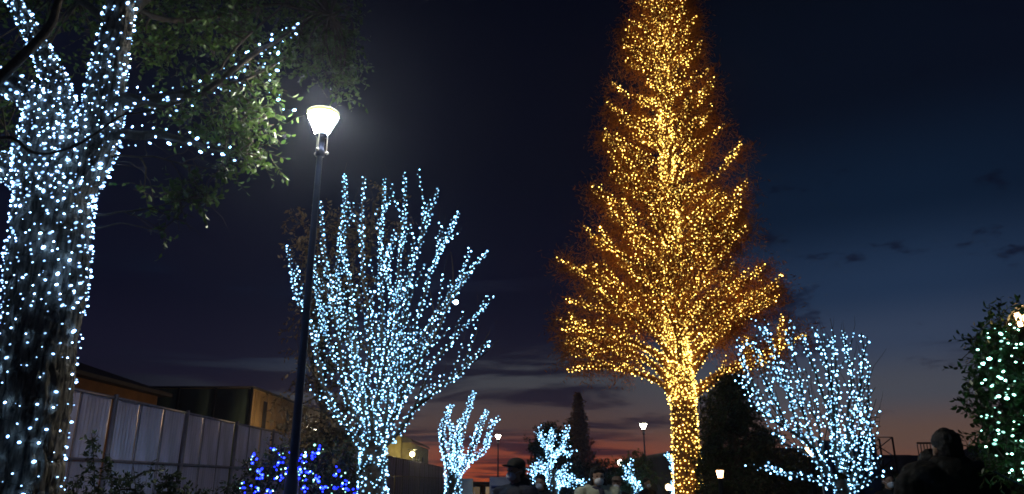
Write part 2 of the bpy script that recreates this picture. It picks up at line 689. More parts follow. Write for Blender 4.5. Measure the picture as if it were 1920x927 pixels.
def light_string(label, base, runs, kind, size, loc_singles=0, cable_r=0.003, group=None, long=1.3, big=0.04, sdir=None,
                 cabled=True, tmpl=None, spread=.28):
    """runs: list of (positions, normals); a string of bulbs hung on something"""
    t = thing('string_lights', label, 'string lights', base, group)
    pos = np.vstack([r[0] for r in runs])
    nrm = np.vstack([r[1] for r in runs])
    n = len(pos)
    sc = size * RNG.lognormal(0, spread, n)
    bigm = RNG.random(n) < big
    sc[bigm] *= 1.55
    sc = np.minimum(sc, size * 2.3)
    if cabled:
        mb = MB()
        for p, q in runs:
            if len(p) > 2:
                inner = p - q * (size * 1.0)
                mb.tube(inner, cable_r, 3)
        mb.build('cable', M['cable'], t)
    px, py, zc = project(pos)
    vis = (px > -20) & (px < 1940) & (py > -20) & (py < 945)
    key = np.where(vis, sc / zc, 0)
    order = np.argsort(-key)
    k = min(loc_singles, int((key > 0).sum()))
    single = order[:k]
    rest = order[k:]
    d = nrm + RNG.normal(size=nrm.shape) * 0.5
    if sdir is not None:
        d = d * 0.5 + np.array(sdir)
    F = frames(d)
    T = tmpl or ico()
    scv = np.stack([sc * long, sc, sc], 1)
    if len(rest):
        mb = MB()
        scatter(mb, T, pos[rest], F[rest], scv[rest])
        o = mb.build('bulbs' if False else 'bulb_cluster', ledmat(kind, False), t, smooth=True)
        o['kind'] = 'stuff'
    if k:
        me = mesh_of('bulb', ico(), ledmat(kind, True))
        for i in single:
            o = link_part('bulb', me, t, pos[i], Matrix(F[i].tolist()).to_euler(), tuple(float(a) for a in scv[i]))
    return t


# leaf template: x along, midrib fold, slight droop
LEAF = (np.array([(0, 0, 0), (0.33, 0.26, 0.05), (0.36, 0, -0.04), (0.33, -0.26, 0.05), (0.72, 0.19, -0.01), (0.70, -0.19, -0.01), (1.0, 0, -0.12)], float),
        np.array([(0, 2, 1), (0, 3, 2), (1, 2, 4), (2, 3, 5), (2, 6, 4), (2, 5, 6)]))
LEAF2 = (np.array([(0, 0, 0), (0.45, 0.24, 0.06), (1.0, 0, -0.08), (0.45, -0.24, 0.06)], float), np.array([(0, 2, 1), (0, 3, 2)]))
NEEDLE = (np.array([(0, 0, 0), (0.5, 0.07, 0.03), (0.5, -0.07, 0.03), (1.0, 0, -0.06)], float), np.array([(0, 1, 2), (1, 3, 2)]))


def twig_leaves(p, d, L, nl, droop=0.25, spread=0.8):
    """a twig polyline and the transforms of the leaves along it"""
    pts = grow(p, d, L, step=L / 5, wob=0.35, up=-0.5)
    s = np.linspace(0.15, 1.0, nl) * (len(pts) - 1)
    c = np.stack([np.interp(s, np.arange(len(pts)), pts[:, k]) for k in range(3)], 1)
    tdir = unit(pts[-1] - pts[0])
    side = RNG.normal(size=(nl, 3))
    side -= side @ tdir[:, None] * tdir
    side /= np.linalg.norm(side, axis=1)[:, None] + 1e-9
    dd = tdir * 0.55 + side * spread + np.array([0, 0, -droop])
    return pts, c, dd


def nearest_on(pools, p):
    best, bd = None, 1e9
    for pts in pools:
        d = np.linalg.norm(pts - p, axis=1)
        i = int(d.argmin())
        if d[i] < bd:
            bd, best = d[i], pts[i]
    return best, bd


def foliage(parent, clumps, limbs, leafmat, leafsize, singles=0, twig_r=0.004, twig_len=(0.25, 0.5), nl=9, tmpl=LEAF,
            barkmat='bark_dark', droop=0.3, link=True, limb_r=0.012):
    """clumps: (centre, radii, twigs)"""
    tw = MB()
    P, D = [], []
    for c, rad, nt in clumps:
        c, rad = np.array(c, float), np.array(rad, float)
        if link and limbs:
            a, bd = nearest_on(limbs, c)
            if bd > 0.15:
                mid = (a + c) / 2 + RNG.normal(size=3) * bd * 0.08 + np.array([0, 0, 0.08 * bd])
                tw.tube(smooth([a, mid, c], 0.1), np.linspace(limb_r, limb_r * 0.5, len(smooth([a, mid, c], 0.1))), 5)
        for _ in range(nt):
            o = c + rvec() * rad * RNG.random() ** 0.45
            d = unit((o - c) / rad + RNG.normal(size=3) * 0.6)
            L = RNG.uniform(*twig_len)
            pts, lc, ld = twig_leaves(o - d * L * 0.5, d, L, nl, droop)
            tw.tube(pts, np.linspace(twig_r, twig_r * 0.4, len(pts)), 3)
            P.append(lc)
            D.append(ld)
    P, D = np.vstack(P), np.vstack(D)
    sc = leafsize * RNG.uniform(0.65, 1.25, len(P))
    F = frames(D, roll=np.array([0, 0, 1.0]) + RNG.normal(size=D.shape) * 0.55)
    px, py, zc = project(P)
    vis = (px > 0) & (px < 1920) & (py > 0) & (py < 927)
    order = np.argsort(-np.where(vis, sc / zc, 0))
    k = min(singles, int(vis.sum()))
    tw.build('twigs', M[barkmat], parent, smooth=True)['kind'] = 'stuff'
    mb = MB()
    rest = order[k:]
    scatter(mb, tmpl, P[rest], F[rest], sc[rest])
    mb.build('foliage', leafmat, parent)['kind'] = 'stuff'
    if k:
        me = mesh_of('leaf', LEAF, leafmat, False)
        for i in order[:k]:
            s = float(sc[i])
            link_part('leaf', me, parent, P[i], Matrix(F[i].tolist()).to_euler(), (s, s, s))
    return P


def lerp_w(pxs, Y0, sp_=0.0, base=None):
    """pixel polyline -> world polyline; depth drifts away from Y0"""
    n = len(pxs)
    out = []
    for i, q in enumerate(pxs):
        dyy = q[2] if len(q) > 2 else sp_ * (i / (n - 1)) ** 1.2
        out.append(W(q[0], q[1], Y0 + dyy))
    return out


# ------------------------------------------------------------------ setting: ground, path, kerbs
def sheet(name, x0, x1, y0, y1, z, m):
    mb = MB()
    mb.add([(x0, y0, z), (x1, y0, z), (x1, y1, z), (x0, y1, z)], np.array([(0, 1, 2, 3)]))
    return tag(mb.build(name, M[m]), kind='structure')


sheet('ground', -900, 900, -400, 1500, 0.0, 'soil')
sheet('path', -1.9, 3.3, -15, 120, 0.004, 'asphalt')
for x in (-2.0, 3.4):
    mb = MB()
    mb.box((x, 45, 0.05), (0.14, 120, 0.12))
    tag(mb.build('kerb', M['kerb']), kind='structure')

# ------------------------------------------------------------------ site fence of corrugated sheets, running away at the left
FX, BAY = -7.45, 3.2


def corr_panel(w, h):
    n = 16
    mb = MB()
    v, f = [], []
    for i in range(n + 1):
        y = -w / 2 + w * i / n
        x = 0.008 if i % 2 else -0.008
        v += [(x, y, 0), (x, y, h)]
    for i in range(n):
        f.append((2 * i, 2 * i + 2, 2 * i + 3, 2 * i + 1))
    me = bpy.data.meshes.new('sheet_panel')
    # give the sheet a thickness
    k = len(v)
    v2 = v + [(a - 0.003, b, c) for a, b, c in v]
    f2 = f + [(q[0] + k, q[3] + k, q[2] + k, q[1] + k) for q in f]
    f2 += [(2 * i + 1, 2 * i + 3, 2 * i + 3 + k, 2 * i + 1 + k) for i in range(n)]
    me.from_pydata(v2, [], f2)
    me.materials.append(M['fence'])
    return me


fence = thing('site_fence', 'long pale corrugated metal site fence running away behind the left shrubs', 'fence', (FX, 11, 0))
UP, LOW = corr_panel(1.03, 1.08), corr_panel(1.03, 1.74)
pm, rm = MB(), MB()
pm.box((0, 0, 1.53), (0.06, 0.07, 3.06))
post_me = pm.build('post', M['fence_post'])
pmesh = post_me.data
bpy.data.objects.remove(post_me)
rm.box((0, 0, 0), (0.05, BAY - 0.07, 0.045))
ro = rm.build('rail', M['fence_post'])
rmesh = ro.data
bpy.data.objects.remove(ro)
sm = MB()
sm.box((0, 0, 1.53), (0.018, 0.018, 2.9))
so = sm.build('seam_strip', M['fence_post'])
smesh = so.data
bpy.data.objects.remove(so)
y = 14.05 - 3 * BAY
nb_ = 0
while y < 84:
    link_part('post', pmesh, fence, (FX + 0.055, y, 0))
    for k in range(3):
        yy = y + 0.035 + 0.53 + k * 1.0433
        link_part('sheet_panel', LOW, fence, (FX + RNG.uniform(-.006, .006), yy, 0.10), (0, RNG.normal() * .004, 0))
        link_part('sheet_panel', UP, fence, (FX + RNG.uniform(-.006, .006), yy, 1.90), (0, RNG.normal() * .006, RNG.normal() * 0.006))
    for k in (1, 2):
        link_part('seam_strip', smesh, fence, (FX + 0.024, y + 0.035 + k * 1.0433 + .01, 0))
    for z in (0.12, 1.87, 3.0):
        link_part('rail', rmesh, fence, (FX + 0.035, y + BAY / 2, z))
    y += BAY
    nb_ += 1

# ------------------------------------------------------------------ buildings
def building(name, label, cat, x0, x1, y0, y1, h, wall, roofm='roof', over=0.25, rh=0.18):
    t = thing(name, label, cat, ((x0 + x1) / 2, (y0 + y1) / 2, 0))
    mb = MB()
    mb.box(((x0 + x1) / 2, (y0 + y1) / 2, h / 2), (x1 - x0, y1 - y0, h))
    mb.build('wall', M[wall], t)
    mb = MB()
    mb.box(((x0 + x1) / 2, (y0 + y1) / 2, h + rh / 2 + 0.002), (x1 - x0 + 2 * over, y1 - y0 + 2 * over, rh))
    mb.build('roof', M[roofm], t)
    return t


# long ochre hall with a shallow roof, behind the fence
t = thing('hall', 'long dark ochre building with low roof behind the left end of the fence', 'building', (-19, 26, 0))
mb = MB()
mb.box((-20.5, 25, 2.65), (8.0, 20.0, 5.3))
mb.build('wall', M['wall_ochre'], t)
mb = MB()
x0, x1, ya, yb = -25.0, -16.0, 14.6, 35.4
xm = -20.5
v = [(x0, ya, 5.45), (xm, ya, 6.9), (x1, ya, 5.45), (x0, yb, 5.45), (xm, yb, 6.9), (x1, yb, 5.45),
     (x0, ya, 5.3), (x1, ya, 5.3), (x0, yb, 5.3), (x1, yb, 5.3)]
mb.add(v, [(0, 1, 4, 3), (1, 2, 5, 4), (6, 8, 9, 7), (0, 6, 7, 2, 1), (3, 4, 5, 9, 8), (2, 7, 9, 5), (0, 3, 8, 6)])
mb.build('roof', M['roof'], t)
for k in range(6):
    mb = MB()
    yy = 17.5 + k * 3.1
    mb.box((-16.48, yy, 3.9), (0.06, 1.3, 0.9))
    w = mb.build('window', M['black_metal'], t)
    mb = MB()
    mb.box((-16.46, yy, 3.35), (0.12, 1.5, 0.08))
    mb.build('sill', M['kerb'], w)

# stacked site offices: dark green end, tan long side
t = thing('site_office', 'stacked site office with dark green end and ribbed tan side behind the fence', 'building', (-15, 41, 0))
OX0, OX1, OY0, OY1, OH = -17.9, -12.6, 36.4, 52.0, 5.85
mb = MB()
mb.box(((OX0 + OX1) / 2, (OY0 + OY1) / 2, OH / 2), (OX1 - OX0, OY1 - OY0, OH))
mb.build('wall', M['wall_tan'], t)
W3 = (OX1 - OX0) / 3
for k in range(3):
    mb = MB()
    mb.box((OX0 + W3 * (k + 0.5), OY0 - 0.035, OH / 2), (W3 - 0.12, 0.06, OH - 0.1))
    mb.build('end_panel', M['wall_green'], t)
for k in range(4):
    mb = MB()
    mb.box((OX0 + W3 * k, OY0 - 0.06, OH / 2), (0.11, 0.12, OH + .03))
    mb.build('corner_post', M['black_metal'], t)
for k in range(18):
    mb = MB()
    mb.box((OX1 + 0.02, OY0 + 0.5 + k * 0.86, OH / 2), (0.05, 0.14, OH - 0.3))
    mb.build('wall_rib', M['wall_tan'], t)
for k in range(4):
    mb = MB()
    mb.box((OX1 + 0.045, OY0 + 2.0 + k * 4.0, 4.1), (0.04, 0.5, 2.6))
    mb.build('downpipe', M['roof'], t)
mb = MB()
mb.box(((OX0 + OX1) / 2, (OY0 + OY1) / 2, OH + 0.045), (OX1 - OX0 + .2, OY1 - OY0 + .2, 0.08))
mb.build('roof', M['roof'], t)

# yellow-lit house beyond the middle of the fence
t = thing('rendered_house', 'yellowish rendered house lit by a floodlight beyond the middle of the fence', 'building', (-12, 70, 0))
mb = MB()
mb.box((-13.2, 72, 2.35), (9.2, 14, 4.7))
mb.box((-10.6, 64.6, 2.6), (2.6, 1.6, 5.2))
mb.build('wall', M['wall_yellow'], t)
mb = MB()
for k in range(12):
    a0, a1 = PI * k / 12, PI * (k + 1) / 12
    xa, xb = -13.2 + 4.8 * math.cos(a0), -13.2 + 4.8 * math.cos(a1)
    za, zb = 4.72 + 0.9 * math.sin(a0), 4.72 + 0.9 * math.sin(a1)
    mb.add([(xa, 64.8, za), (xb, 64.8, zb), (xb, 79, zb), (xa, 79, za), (xa, 64.8, 4.71), (xb, 64.8, 4.71)],
           [(0, 1, 2, 3), (0, 4, 5, 1)])
mb.build('roof', M['roof'], t)
mb = MB()
mb.box((-10.6, 64.6, 5.27), (2.8, 1.8, 0.1))
mb.build('roof', M['roof'], t)
for k in range(3):
    mb = MB()
    mb.box((-8.57, 67 + k * 3.5, 3.2), (0.06, 1.2, 1.1))
    mb.build('window', M['black_metal'], t)

# kiosk behind the small blue-lit tree, with a lit brown doorway and glazing
t = thing('kiosk', 'low brown kiosk with small lit window left of the man in the cap', 'kiosk', (-1.3, 34, 0))
mb = MB()
mb.box((-0.75, 35, 0.7), (2.1, 2, 1.4))
mb.build('wall', M['wood'], t)
mb = MB()
mb.box((-0.75, 35, 1.46), (2.5, 2.4, 0.1))
mb.build('roof', M['roof'], t)
for k in range(2):
    mb = MB()
    mb.box((-1.55 + k * .55, 33.98, 1.0), (0.4, 0.04, 0.7))
    f = mb.build('window', M['black_metal'], t)
    mb = MB()
    mb.box((-1.55 + k * .55, 33.95, 1.0), (0.3, 0.02, 0.6))
    mb.build('pane', glow('kiosk_pane', (0.9, 0.62, 0.35), 0.10 + 0.1 * k), f)
t = thing('storage_cabinet', 'pale blue white cabinet standing behind the small blue-lit tree', 'cabinet', (-1.65, 23.5, 0))
mb = MB()
mb.box((-1.42, 23.5, 0.8), (0.46, 0.5, 1.6))
mb.build('body', M['white_paint'], t)
mb = MB()
mb.box((-1.42, 23.235, 0.8), (0.40, 0.02, 1.5))
d = mb.build('door', M['white_paint'], t)
mb = MB()
mb.box((-1.27, 23.215, 0.85), (0.02, 0.03, 0.14))
mb.build('handle', M['steel'], d)

# low dark hall at right behind the blue tree, roofs at the horizon
t = building('low_hall', 'low dark flat-roofed hall behind the blue-lit tree at the right', 'building', 6.6, 12.8, 28, 40, 2.5, 'dark_wall')
for k in range(4):
    mb = MB()
    mb.box((8.0 + k * 2.0, 27.97, 1.4), (1.0, 0.05, 0.9))
    mb.build('window', M['black_metal'], t)


def house(label, cx, y, w, d, hw, hr, ridge_x=True):
    t = thing('house', label, 'house', (cx, y, 0), 'dark houses on the skyline')
    mb = MB()
    mb.box((cx, y, hw / 2), (w, d, hw))
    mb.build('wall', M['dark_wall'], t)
    mb = MB()
    a, b = w / 2 + 0.4, d / 2 + 0.4
    v = [(cx - a, y - b, hw + .002), (cx + a, y - b, hw + .002), (cx + a, y + b, hw + .002), (cx - a, y + b, hw + .002),
         (cx - a * 0.35, y, hw + hr), (cx + a * 0.35, y, hw + hr)]
    mb.add(v, [(0, 1, 5, 4), (2, 3, 4, 5), (1, 2, 5), (3, 0, 4), (0, 3, 2, 1)])
    mb.build('roof', M['roof'], t)
    mb = MB()
    mb.box((cx - w * .2, y - d / 2 - .01, hw * .6), (1.1, 0.06, 1.1))
    mb.build('window', M['black_metal'], t)
    mb = MB()
    mb.box((cx + w * .22, y - d / 2 - .01, hw * .6), (1.1, 0.06, 1.1))
    mb.build('window', M['black_metal'], t)
    return t


house('dark hipped-roof house on the skyline left of the silhouetted visitor', 27.4, 55, 5.2, 5, 2.6, .75)
house('dark house on the skyline right of the silhouetted visitor behind the leafy shrub', 38.5, 60, 9, 6, 2.8, 1.6)
house('dark house between the gold tree and the second lamp post on the skyline', 13.2, 90, 9, 8, 2.1, 1.0)
house('dark house on the skyline behind the conifer', 6.2, 95, 10, 8, 2.0, 1.2)

# balcony frame on the roof left of the visitor's head
t = thing('roof_railing', 'dark railing of a roof terrace seen left of the silhouetted head', 'railing', (22.3, 40, 0))
RX0, RX1, RY = W(1722, 0, 40)[0] * 0 + (1722 - 960) / 1440 * 40, (1770 - 960) / 1440 * 40, 40
zt, zb = CAMZ + 0.0485 * 40, CAMZ + 0.033 * 40
mb = MB()
mb.bar((RX0, RY, zt), (RX1, RY, zt), 0.09)
mb.build('top_rail', M['black_metal'], t)
for k in range(9):
    mb = MB()
    xx = RX0 + (RX1 - RX0) * k / 8
    mb.bar((xx, RY, zb), (xx, RY, zt - .05), 0.035)
    mb.build('baluster', M['black_metal'], t)
mb = MB()
mb.box(((RX0 + RX1) / 2, RY + 1, zb / 2), (RX1 - RX0 + 1.0, 2.2, zb))
mb.build('terrace_wall', M['dark_wall'], t)


# lattice mast and scaffold
def lattice(label, name, cat, cx, y, w, h0, h, nseg, m, r=0.05, taper=0.6):
    t = thing(name, label, cat, (cx, y, 0))
    for sx in (-1, 1):
        for sy in (-1, 1):
            mb = MB()
            mb.bar((cx + sx * w / 2, y + sy * w / 2, 0), (cx + sx * w / 2 * taper, y + sy * w / 2 * taper, h), r)
            mb.build('leg', M[m], t)
    for k in range(nseg):
        f0, f1 = k / nseg, (k + 1) / nseg
        z0, z1 = h0 + (h - h0) * f0, h0 + (h - h0) * f1
        a = w / 2 * (1 - (1 - taper) * z0 / h)
        b = w / 2 * (1 - (1 - taper) * z1 / h)
        for sy in (-1, 1):
            mb = MB()
            mb.bar((cx - a, y + sy * a, z0), (cx + b, y + sy * b, z1), r * .6)
            mb.build('brace', M[m], t)
            mb = MB()
            mb.bar((cx + b, y + sy * b, z1), (cx - b, y + sy * b, z1), r * .6)
            mb.build('brace', M[m], t)
            mb = MB()
            mb.bar((cx + a, y + sy * a, z0), (cx - b, y + sy * b, z1), r * .6)
            mb.build('brace', M[m], t)
    return t


p = W(1321, 735, 60)
lattice('grey lattice mast with braces between the gold trunk and the dark evergreen', 'lattice_mast', 'mast', p[0], 60, 1.5, 0, p[2], 7, 'steel', 0.08, 0.7)
p = W(1632, 800, 34)
sc_ = lattice('dark scaffold tower with an aerial on top right of the blue-lit tree', 'scaffold_tower', 'scaffold', p[0], 34, 1.2, 0, p[2] - .5, 4, 'black_metal', 0.06, 1.0)
mb = MB()
mb.bar((p[0], 34, p[2] - .5), (p[0], 34, p[2] + .5), 0.04)
for z in (0.0, 0.22, 0.4):
    mb.bar((p[0] - .45, 34, p[2] + z), (p[0] + .45, 34, p[2] + z), 0.03)
mb.build('aerial', M['black_metal'], sc_)

# sign board beside the man
t = thing('notice_board', 'pale notice board with dark lines of print left of the man in the cap', 'sign', (-0.45, 13, 0))
c = W(938, 917, 13)
mb = MB()
mb.box((c[0], 13, c[2] - .06), (0.36, 0.03, 0.50))
mb.build('board', M['board'], t)
for k, (w, h) in enumerate(((0.30, 0.045), (0.2, 0.02), (0.27, 0.02), (0.22, 0.02))):
    mb = MB()
    mb.box((c[0] + (0, -.03, 0, -.02)[k], 12.98, c[2] + 0.03 - k * .055), (w, 0.006, h))
    mb.build('print_line', M['print'], t)
for s in (-1, 1):
    mb = MB()
    mb.box((c[0] + s * 0.15, 13.03, (c[2] - .3) / 2), (0.03, 0.03, c[2] - .3))
    mb.build('leg', M['steel'], t)
# blue banners below the right blue tree
for px0, px1, pyt, Y, lab in ((1535, 1562, 826, 12.5, 'tall navy banner standing behind the trunk of the right blue-lit tree'),
                              (1596, 1640, 818, 13.0, 'wider navy banner standing at the right edge of the right blue-lit tree')):
    a, b = W(px0, pyt, Y), W(px1, pyt, Y)
    t = thing('banner', lab, 'banner', ((a[0] + b[0]) / 2, Y, 0), 'navy banners behind the right blue-lit tree')
    mb = MB()
    n = 8
    v, f = [], []
    for i in range(n + 1):
        x = a[0] + (b[0] - a[0]) * i / n
        v += [(x, Y + 0.02 * math.sin(i * 1.9), 0.25), (x, Y + 0.02 * math.sin(i * 1.9 + .6), a[2])]
    for i in range(n):
        f.append((2 * i, 2 * i + 2, 2 * i + 3, 2 * i + 1))
    mb.add(v, np.array(f))
    mb.build('cloth', M['navy_cloth'], t)
    mb = MB()
    mb.tube([(a[0] - .02, Y, 0), (a[0] - .02, Y, a[2] + .05)], 0.015, 8)
    mb.build('pole', M['steel'], t)


# ------------------------------------------------------------------ street lamps
LAMPG = 'lamp posts with cone lanterns'
def lamp_post(label, base, H, w, strength):
    x, y = base
    t = thing('street_lamp', label, 'street lamp', (x, y, 0), LAMPG)
    mb = MB()
    hs = w * 0.78
    zb = H - hs            # bottom of lantern
    mb.lathe((x, y, 0), [(0.0, 0), (0.12, 0), (0.12, .02), (0.062, .03), (0.062, 1.50), (0.046, 1.56), (0.042, 1.6), (0.029, zb - .2)], 20)
    mb.build('pole', M['pole'], t, smooth=True)
    mb = MB()
    mb.lathe((x, y, 0), [(0.029, zb - .24), (0.046, zb - .235), (0.046, zb - .17), (0.038, zb - .15), (0.038, zb - .03), (0.064, zb - .01), (0.064, zb + .012), (0, zb + .012)], 20)
    mb.build('collar', M['pole'], t, smooth=True)
    for k in range(3):
        a = 2 * PI * k / 3 + .4
        mb = MB()
        mb.ell((x + .072 * math.cos(a), y + .072 * math.sin(a), zb - .19), (0.017, 0.017, 0.017), 8, 6)
        mb.tube([(x + .04 * math.cos(a), y + .04 * math.sin(a), zb - .19), (x + .072 * math.cos(a), y + .072 * math.sin(a), zb - .19)], 0.007, 6)
        mb.tube([(x + .062 * math.cos(a), y + .062 * math.sin(a), zb - .19), (x + .062 * math.cos(a), y + .062 * math.sin(a), zb)], 0.006, 6)
        mb.build('thumb_screw', M['steel'], t, smooth=True)
    mb = MB()
    mb.lathe((x, y, 0), [(0.066, zb + .015), (w * .30, zb + hs * .35), (w * .44, zb + hs * .74), (w * .485, zb + hs * .94), (w * .47, zb + hs * .96)], 32)
    mb.build('lantern_glass', glow('lantern_glass', (1.0, 0.97, 0.80), strength), t, smooth=True)
    mb = MB()
    mb.lathe((x, y, 0), [(w * .476, zb + hs * .84), (w * .493, zb + hs * .93), (w * .490, zb + hs * .96)], 32)
    mb.build('glass_rim', glow('lantern_rim', (0.80, 0.80, 0.34), 1.0), t, smooth=True)
    mb = MB()
    mb.lathe((x, y, 0), [(w * .487, zb + hs * .93), (w * .505, zb + hs * .95), (w * .505, zb + hs * .985), (w * .46, zb + hs), (0, zb + hs * 1.05)], 32)
    mb.build('lid', mat('lantern_lid', (0.55, 0.58, 0.35), 0.4, trans=0.12), t, smooth=True)
    return t


pl = W(604, 240, 7.0)
main_lamp = lamp_post('tall dark blue lamp post with glowing cone lantern, nearest of the lamps', (pl[0], 7.0), W(604, 212, 7.0)[2], 0.335, 320.0)
c1 = W(934, 815, 38)
c2 = W(1206, 794, 34)
H1, H2 = W(934, 815, 38)[2], W(1206, 794, 34)[2]
lamp_post('distant lamp post with lit lantern above the sign left of the capped man', (c1[0], 38), H1, 0.28, 40.0)
lamp_post('distant lamp post with lit lantern between the gold tree and the far conifer', (c2[0], 34), H2, 0.33, 40.0)


def small_lamp(name, label, cat, px, py, Y, r, col, strength, h=None, post=True, wattage=0):
    c = W(px, py, Y)
    t = thing(name, label, cat, (c[0], Y, 0))
    mb = MB()
    mb.ell(c, (r, r, r * 1.1), 14, 10)
    mb.build('globe', glow('globe_' + name, col, strength), t, smooth=True)
    mb = MB()
    mb.lathe((c[0], Y, c[2] - r * 1.35), [(r * .25, 0), (r * .6, r * .1), (r * .6, r * .35), (0, r * .4)], 14)
    mb.build('holder', M['black_metal'], t, smooth=True)
    if post:
        mb = MB()
        mb.tube([(c[0], Y, 0), (c[0], Y, c[2] - r * 1.3)], [0.04, 0.03], 10)
        mb.build('pole', M['black_metal'], t, smooth=True)
    return t


def lantern(label, px, py, Y, s, strength, side=1):
    """four-sided warm garden lantern on a post"""
    c = W(px, py, Y)
    t = thing('garden_lantern', label, 'lantern', (c[0], Y, 0), 'warm garden lanterns')
    x, y, z = c
    mb = MB()
    mb.lathe((x, y, z - s * .5), [(s * .34, 0), (s * .5, s * .95)], 6)
    mb.build('glass', glow('garden_lantern_glass', (1.0, 0.60, 0.26), strength), t)
    mb = MB()
    mb.lathe((x, y, z), [(s * .62, s * .46), (s * .35, s * .66), (s * .12, s * .8), (0.0, s * 1.0)], 6)
    mb.build('cap', M['black_metal'], t)
    for k in range(6):
        a = 2 * PI * k / 6
        mb = MB()
        mb.bar((x + s * .36 * math.cos(a), y + s * .36 * math.sin(a), z - s * .5), (x + s * .53 * math.cos(a), y + s * .53 * math.sin(a), z + s * .47), s * .06)
        mb.build('frame_bar', M['black_metal'], t)
    mb = MB()
    mb.lathe((x, y, 0), [(0.05, 0), (0.04, z - s * .62), (s * .38, z - s * .54), (s * .38, z - s * .5)], 10)
    mb.build('pole', M['black_metal'], t)
    return t


small_lamp('globe_lamp', 'small round white globe lamp beside the little green tree with lights', 'globe lamp', 1163, 868, 24, 0.09, (1.0, 0.97, 0.78), 12)
small_lamp('globe_lamp', 'tiny warm globe lamp just left of the foot of the gold tree', 'globe lamp', 1253, 914, 22, 0.08, (1.0, 0.78, 0.4), 9)
lantern('warm lantern low in the dark right of the gold trunk', 1350, 889, 12.3, 0.12, 12)
lantern('warm lantern shining through the right blue-lit tree', 1519, 847, 14, 0.17, 12)
lantern('warm lantern at the right edge above the leafy shrub', 1916, 600, 4.42, 0.09, 14)

# floodlight lighting the yellow house
fl = thing('floodlight', 'yellowish floodlight on a pole behind the middle of the fence', 'floodlight', W(773, 852, 60) * (1, 1, 0))
c = W(773, 852, 60)
mb = MB()
mb.ell(c, (0.19, 0.12, 0.19), 14, 10)
mb.build('lens', glow('flood_lens', (1.0, 0.86, 0.38), 25), fl, smooth=True)
mb = MB()
mb.box((c[0], c[1] - .05, c[2] + .36), (0.7, 0.3, 0.06))
mb.build('hood', M['black_metal'], fl)
mb = MB()
mb.tube([(c[0], c[1] + .2, 0), (c[0], c[1] + .2, c[2] + .3)], 0.06, 8)
mb.build('pole', M['steel'], fl)
ld = bpy.data.lights.new('floodlight_beam', 'POINT')
ld.energy = 500
ld.color = (1.0, 0.82, 0.35)
ld.shadow_soft_size = 0.2
lo = bpy.data.objects.new('lamp', ld)
COL.objects.link(lo)
lo.parent = fl
lo.location = (0, 0.6, float(c[2]))

# small work lights on the site behind the fence, lighting the tan office
wl = thing('work_lights', 'row of small white work lights beyond the site office and the lamp post', 'work lights', (-9.6, 34, 0))
for k, (px, py) in enumerate(((577, 800), (584, 803), (591, 805))):
    c = W(px, py, 34 + k)
    mb = MB()
    mb.ell(c, (0.055, 0.055, 0.05), 10, 7)
    mb.build('bulb', glow('work_bulb', (1.0, 0.86, 0.6), 14), wl, smooth=True)
    mb = MB()
    mb.tube([(c[0], c[1], 0), (c[0], c[1], c[2] - .05)], 0.02, 6)
    mb.build('stand', M['steel'], wl)
ld = bpy.data.lights.new('work_light_beam', 'POINT')
ld.energy = 200
ld.color = (1.0, 0.70, 0.36)
ld.shadow_soft_size = 0.15
lo = bpy.data.objects.new('lamp', ld)
COL.objects.link(lo)
lo.parent = wl
lo.location = (0.3, 1.0, 4.1)

# ------------------------------------------------------------------ the big left tree
LY = 6.0
lt = thing('camphor_tree', 'big rough-barked evergreen tree wound with white lights at the left edge', 'tree', (W(60, 927, LY)[0], LY, 0))


def bark_tube(mb, ctrl, rads, sides=90, step=0.012, amp=0.034, seed=1):
    pts = smooth(ctrl, step)
    n = len(pts)
    r = np.interp(np.linspace(0, 1, n), np.linspace(0, 1, len(rads)), rads)
    t = np.gradient(pts, axis=0)
    t /= np.linalg.norm(t, axis=1)[:, None]
    u = np.cross(t, (0, 1.0, 0.001))
    u /= np.linalg.norm(u, axis=1)[:, None]
    w = np.cross(t, u)
    seg = np.concatenate([[0], np.cumsum(np.linalg.norm(np.diff(pts, axis=0), axis=1))])
    a = np.arange(sides) * 2 * PI / sides
    S, A = np.meshgrid(seg, a, indexing='ij')
    rr = r[:, None] * np.ones_like(A)
    cxn, cyn = np.cos(A) * rr, np.sin(A) * rr
    warp = vnoise(cxn * 9, cyn * 9, S * 6, seed) - .5
    k = 34.0
    f1 = np.abs(vnoise(cxn * k + warp * 2.2, cyn * k + warp * 2.2, S * 5.5, seed + 3) - .5) * 2
    f2 = np.abs(vnoise(cxn * k * 1.9, cyn * k * 1.9, S * 13, seed + 5) - .5) * 2
    plates = np.clip(f1 * 3.0, 0, 1) * 0.75 + np.clip(f2 * 3, 0, 1) * .25
    lump = vnoise(cxn * 3.5, cyn * 3.5, S * 2.2, seed + 8) - .5
    rr = rr * (1 + 0.16 * lump) + amp * (plates - 0.8)
    v = pts[:, None, :] + u[:, None, :] * (np.cos(A) * rr)[..., None] + w[:, None, :] * (np.sin(A) * rr)[..., None]
    kk = np.arange(n - 1)[:, None] * sides
    i = np.arange(sides)[None, :]
    j = (i + 1) % sides
    F = np.stack([kk + i, kk + j, kk + sides + j, kk + sides + i], -1).reshape(-1, 4)
    mb.add(v.reshape(-1, 3), F)
    return pts, r


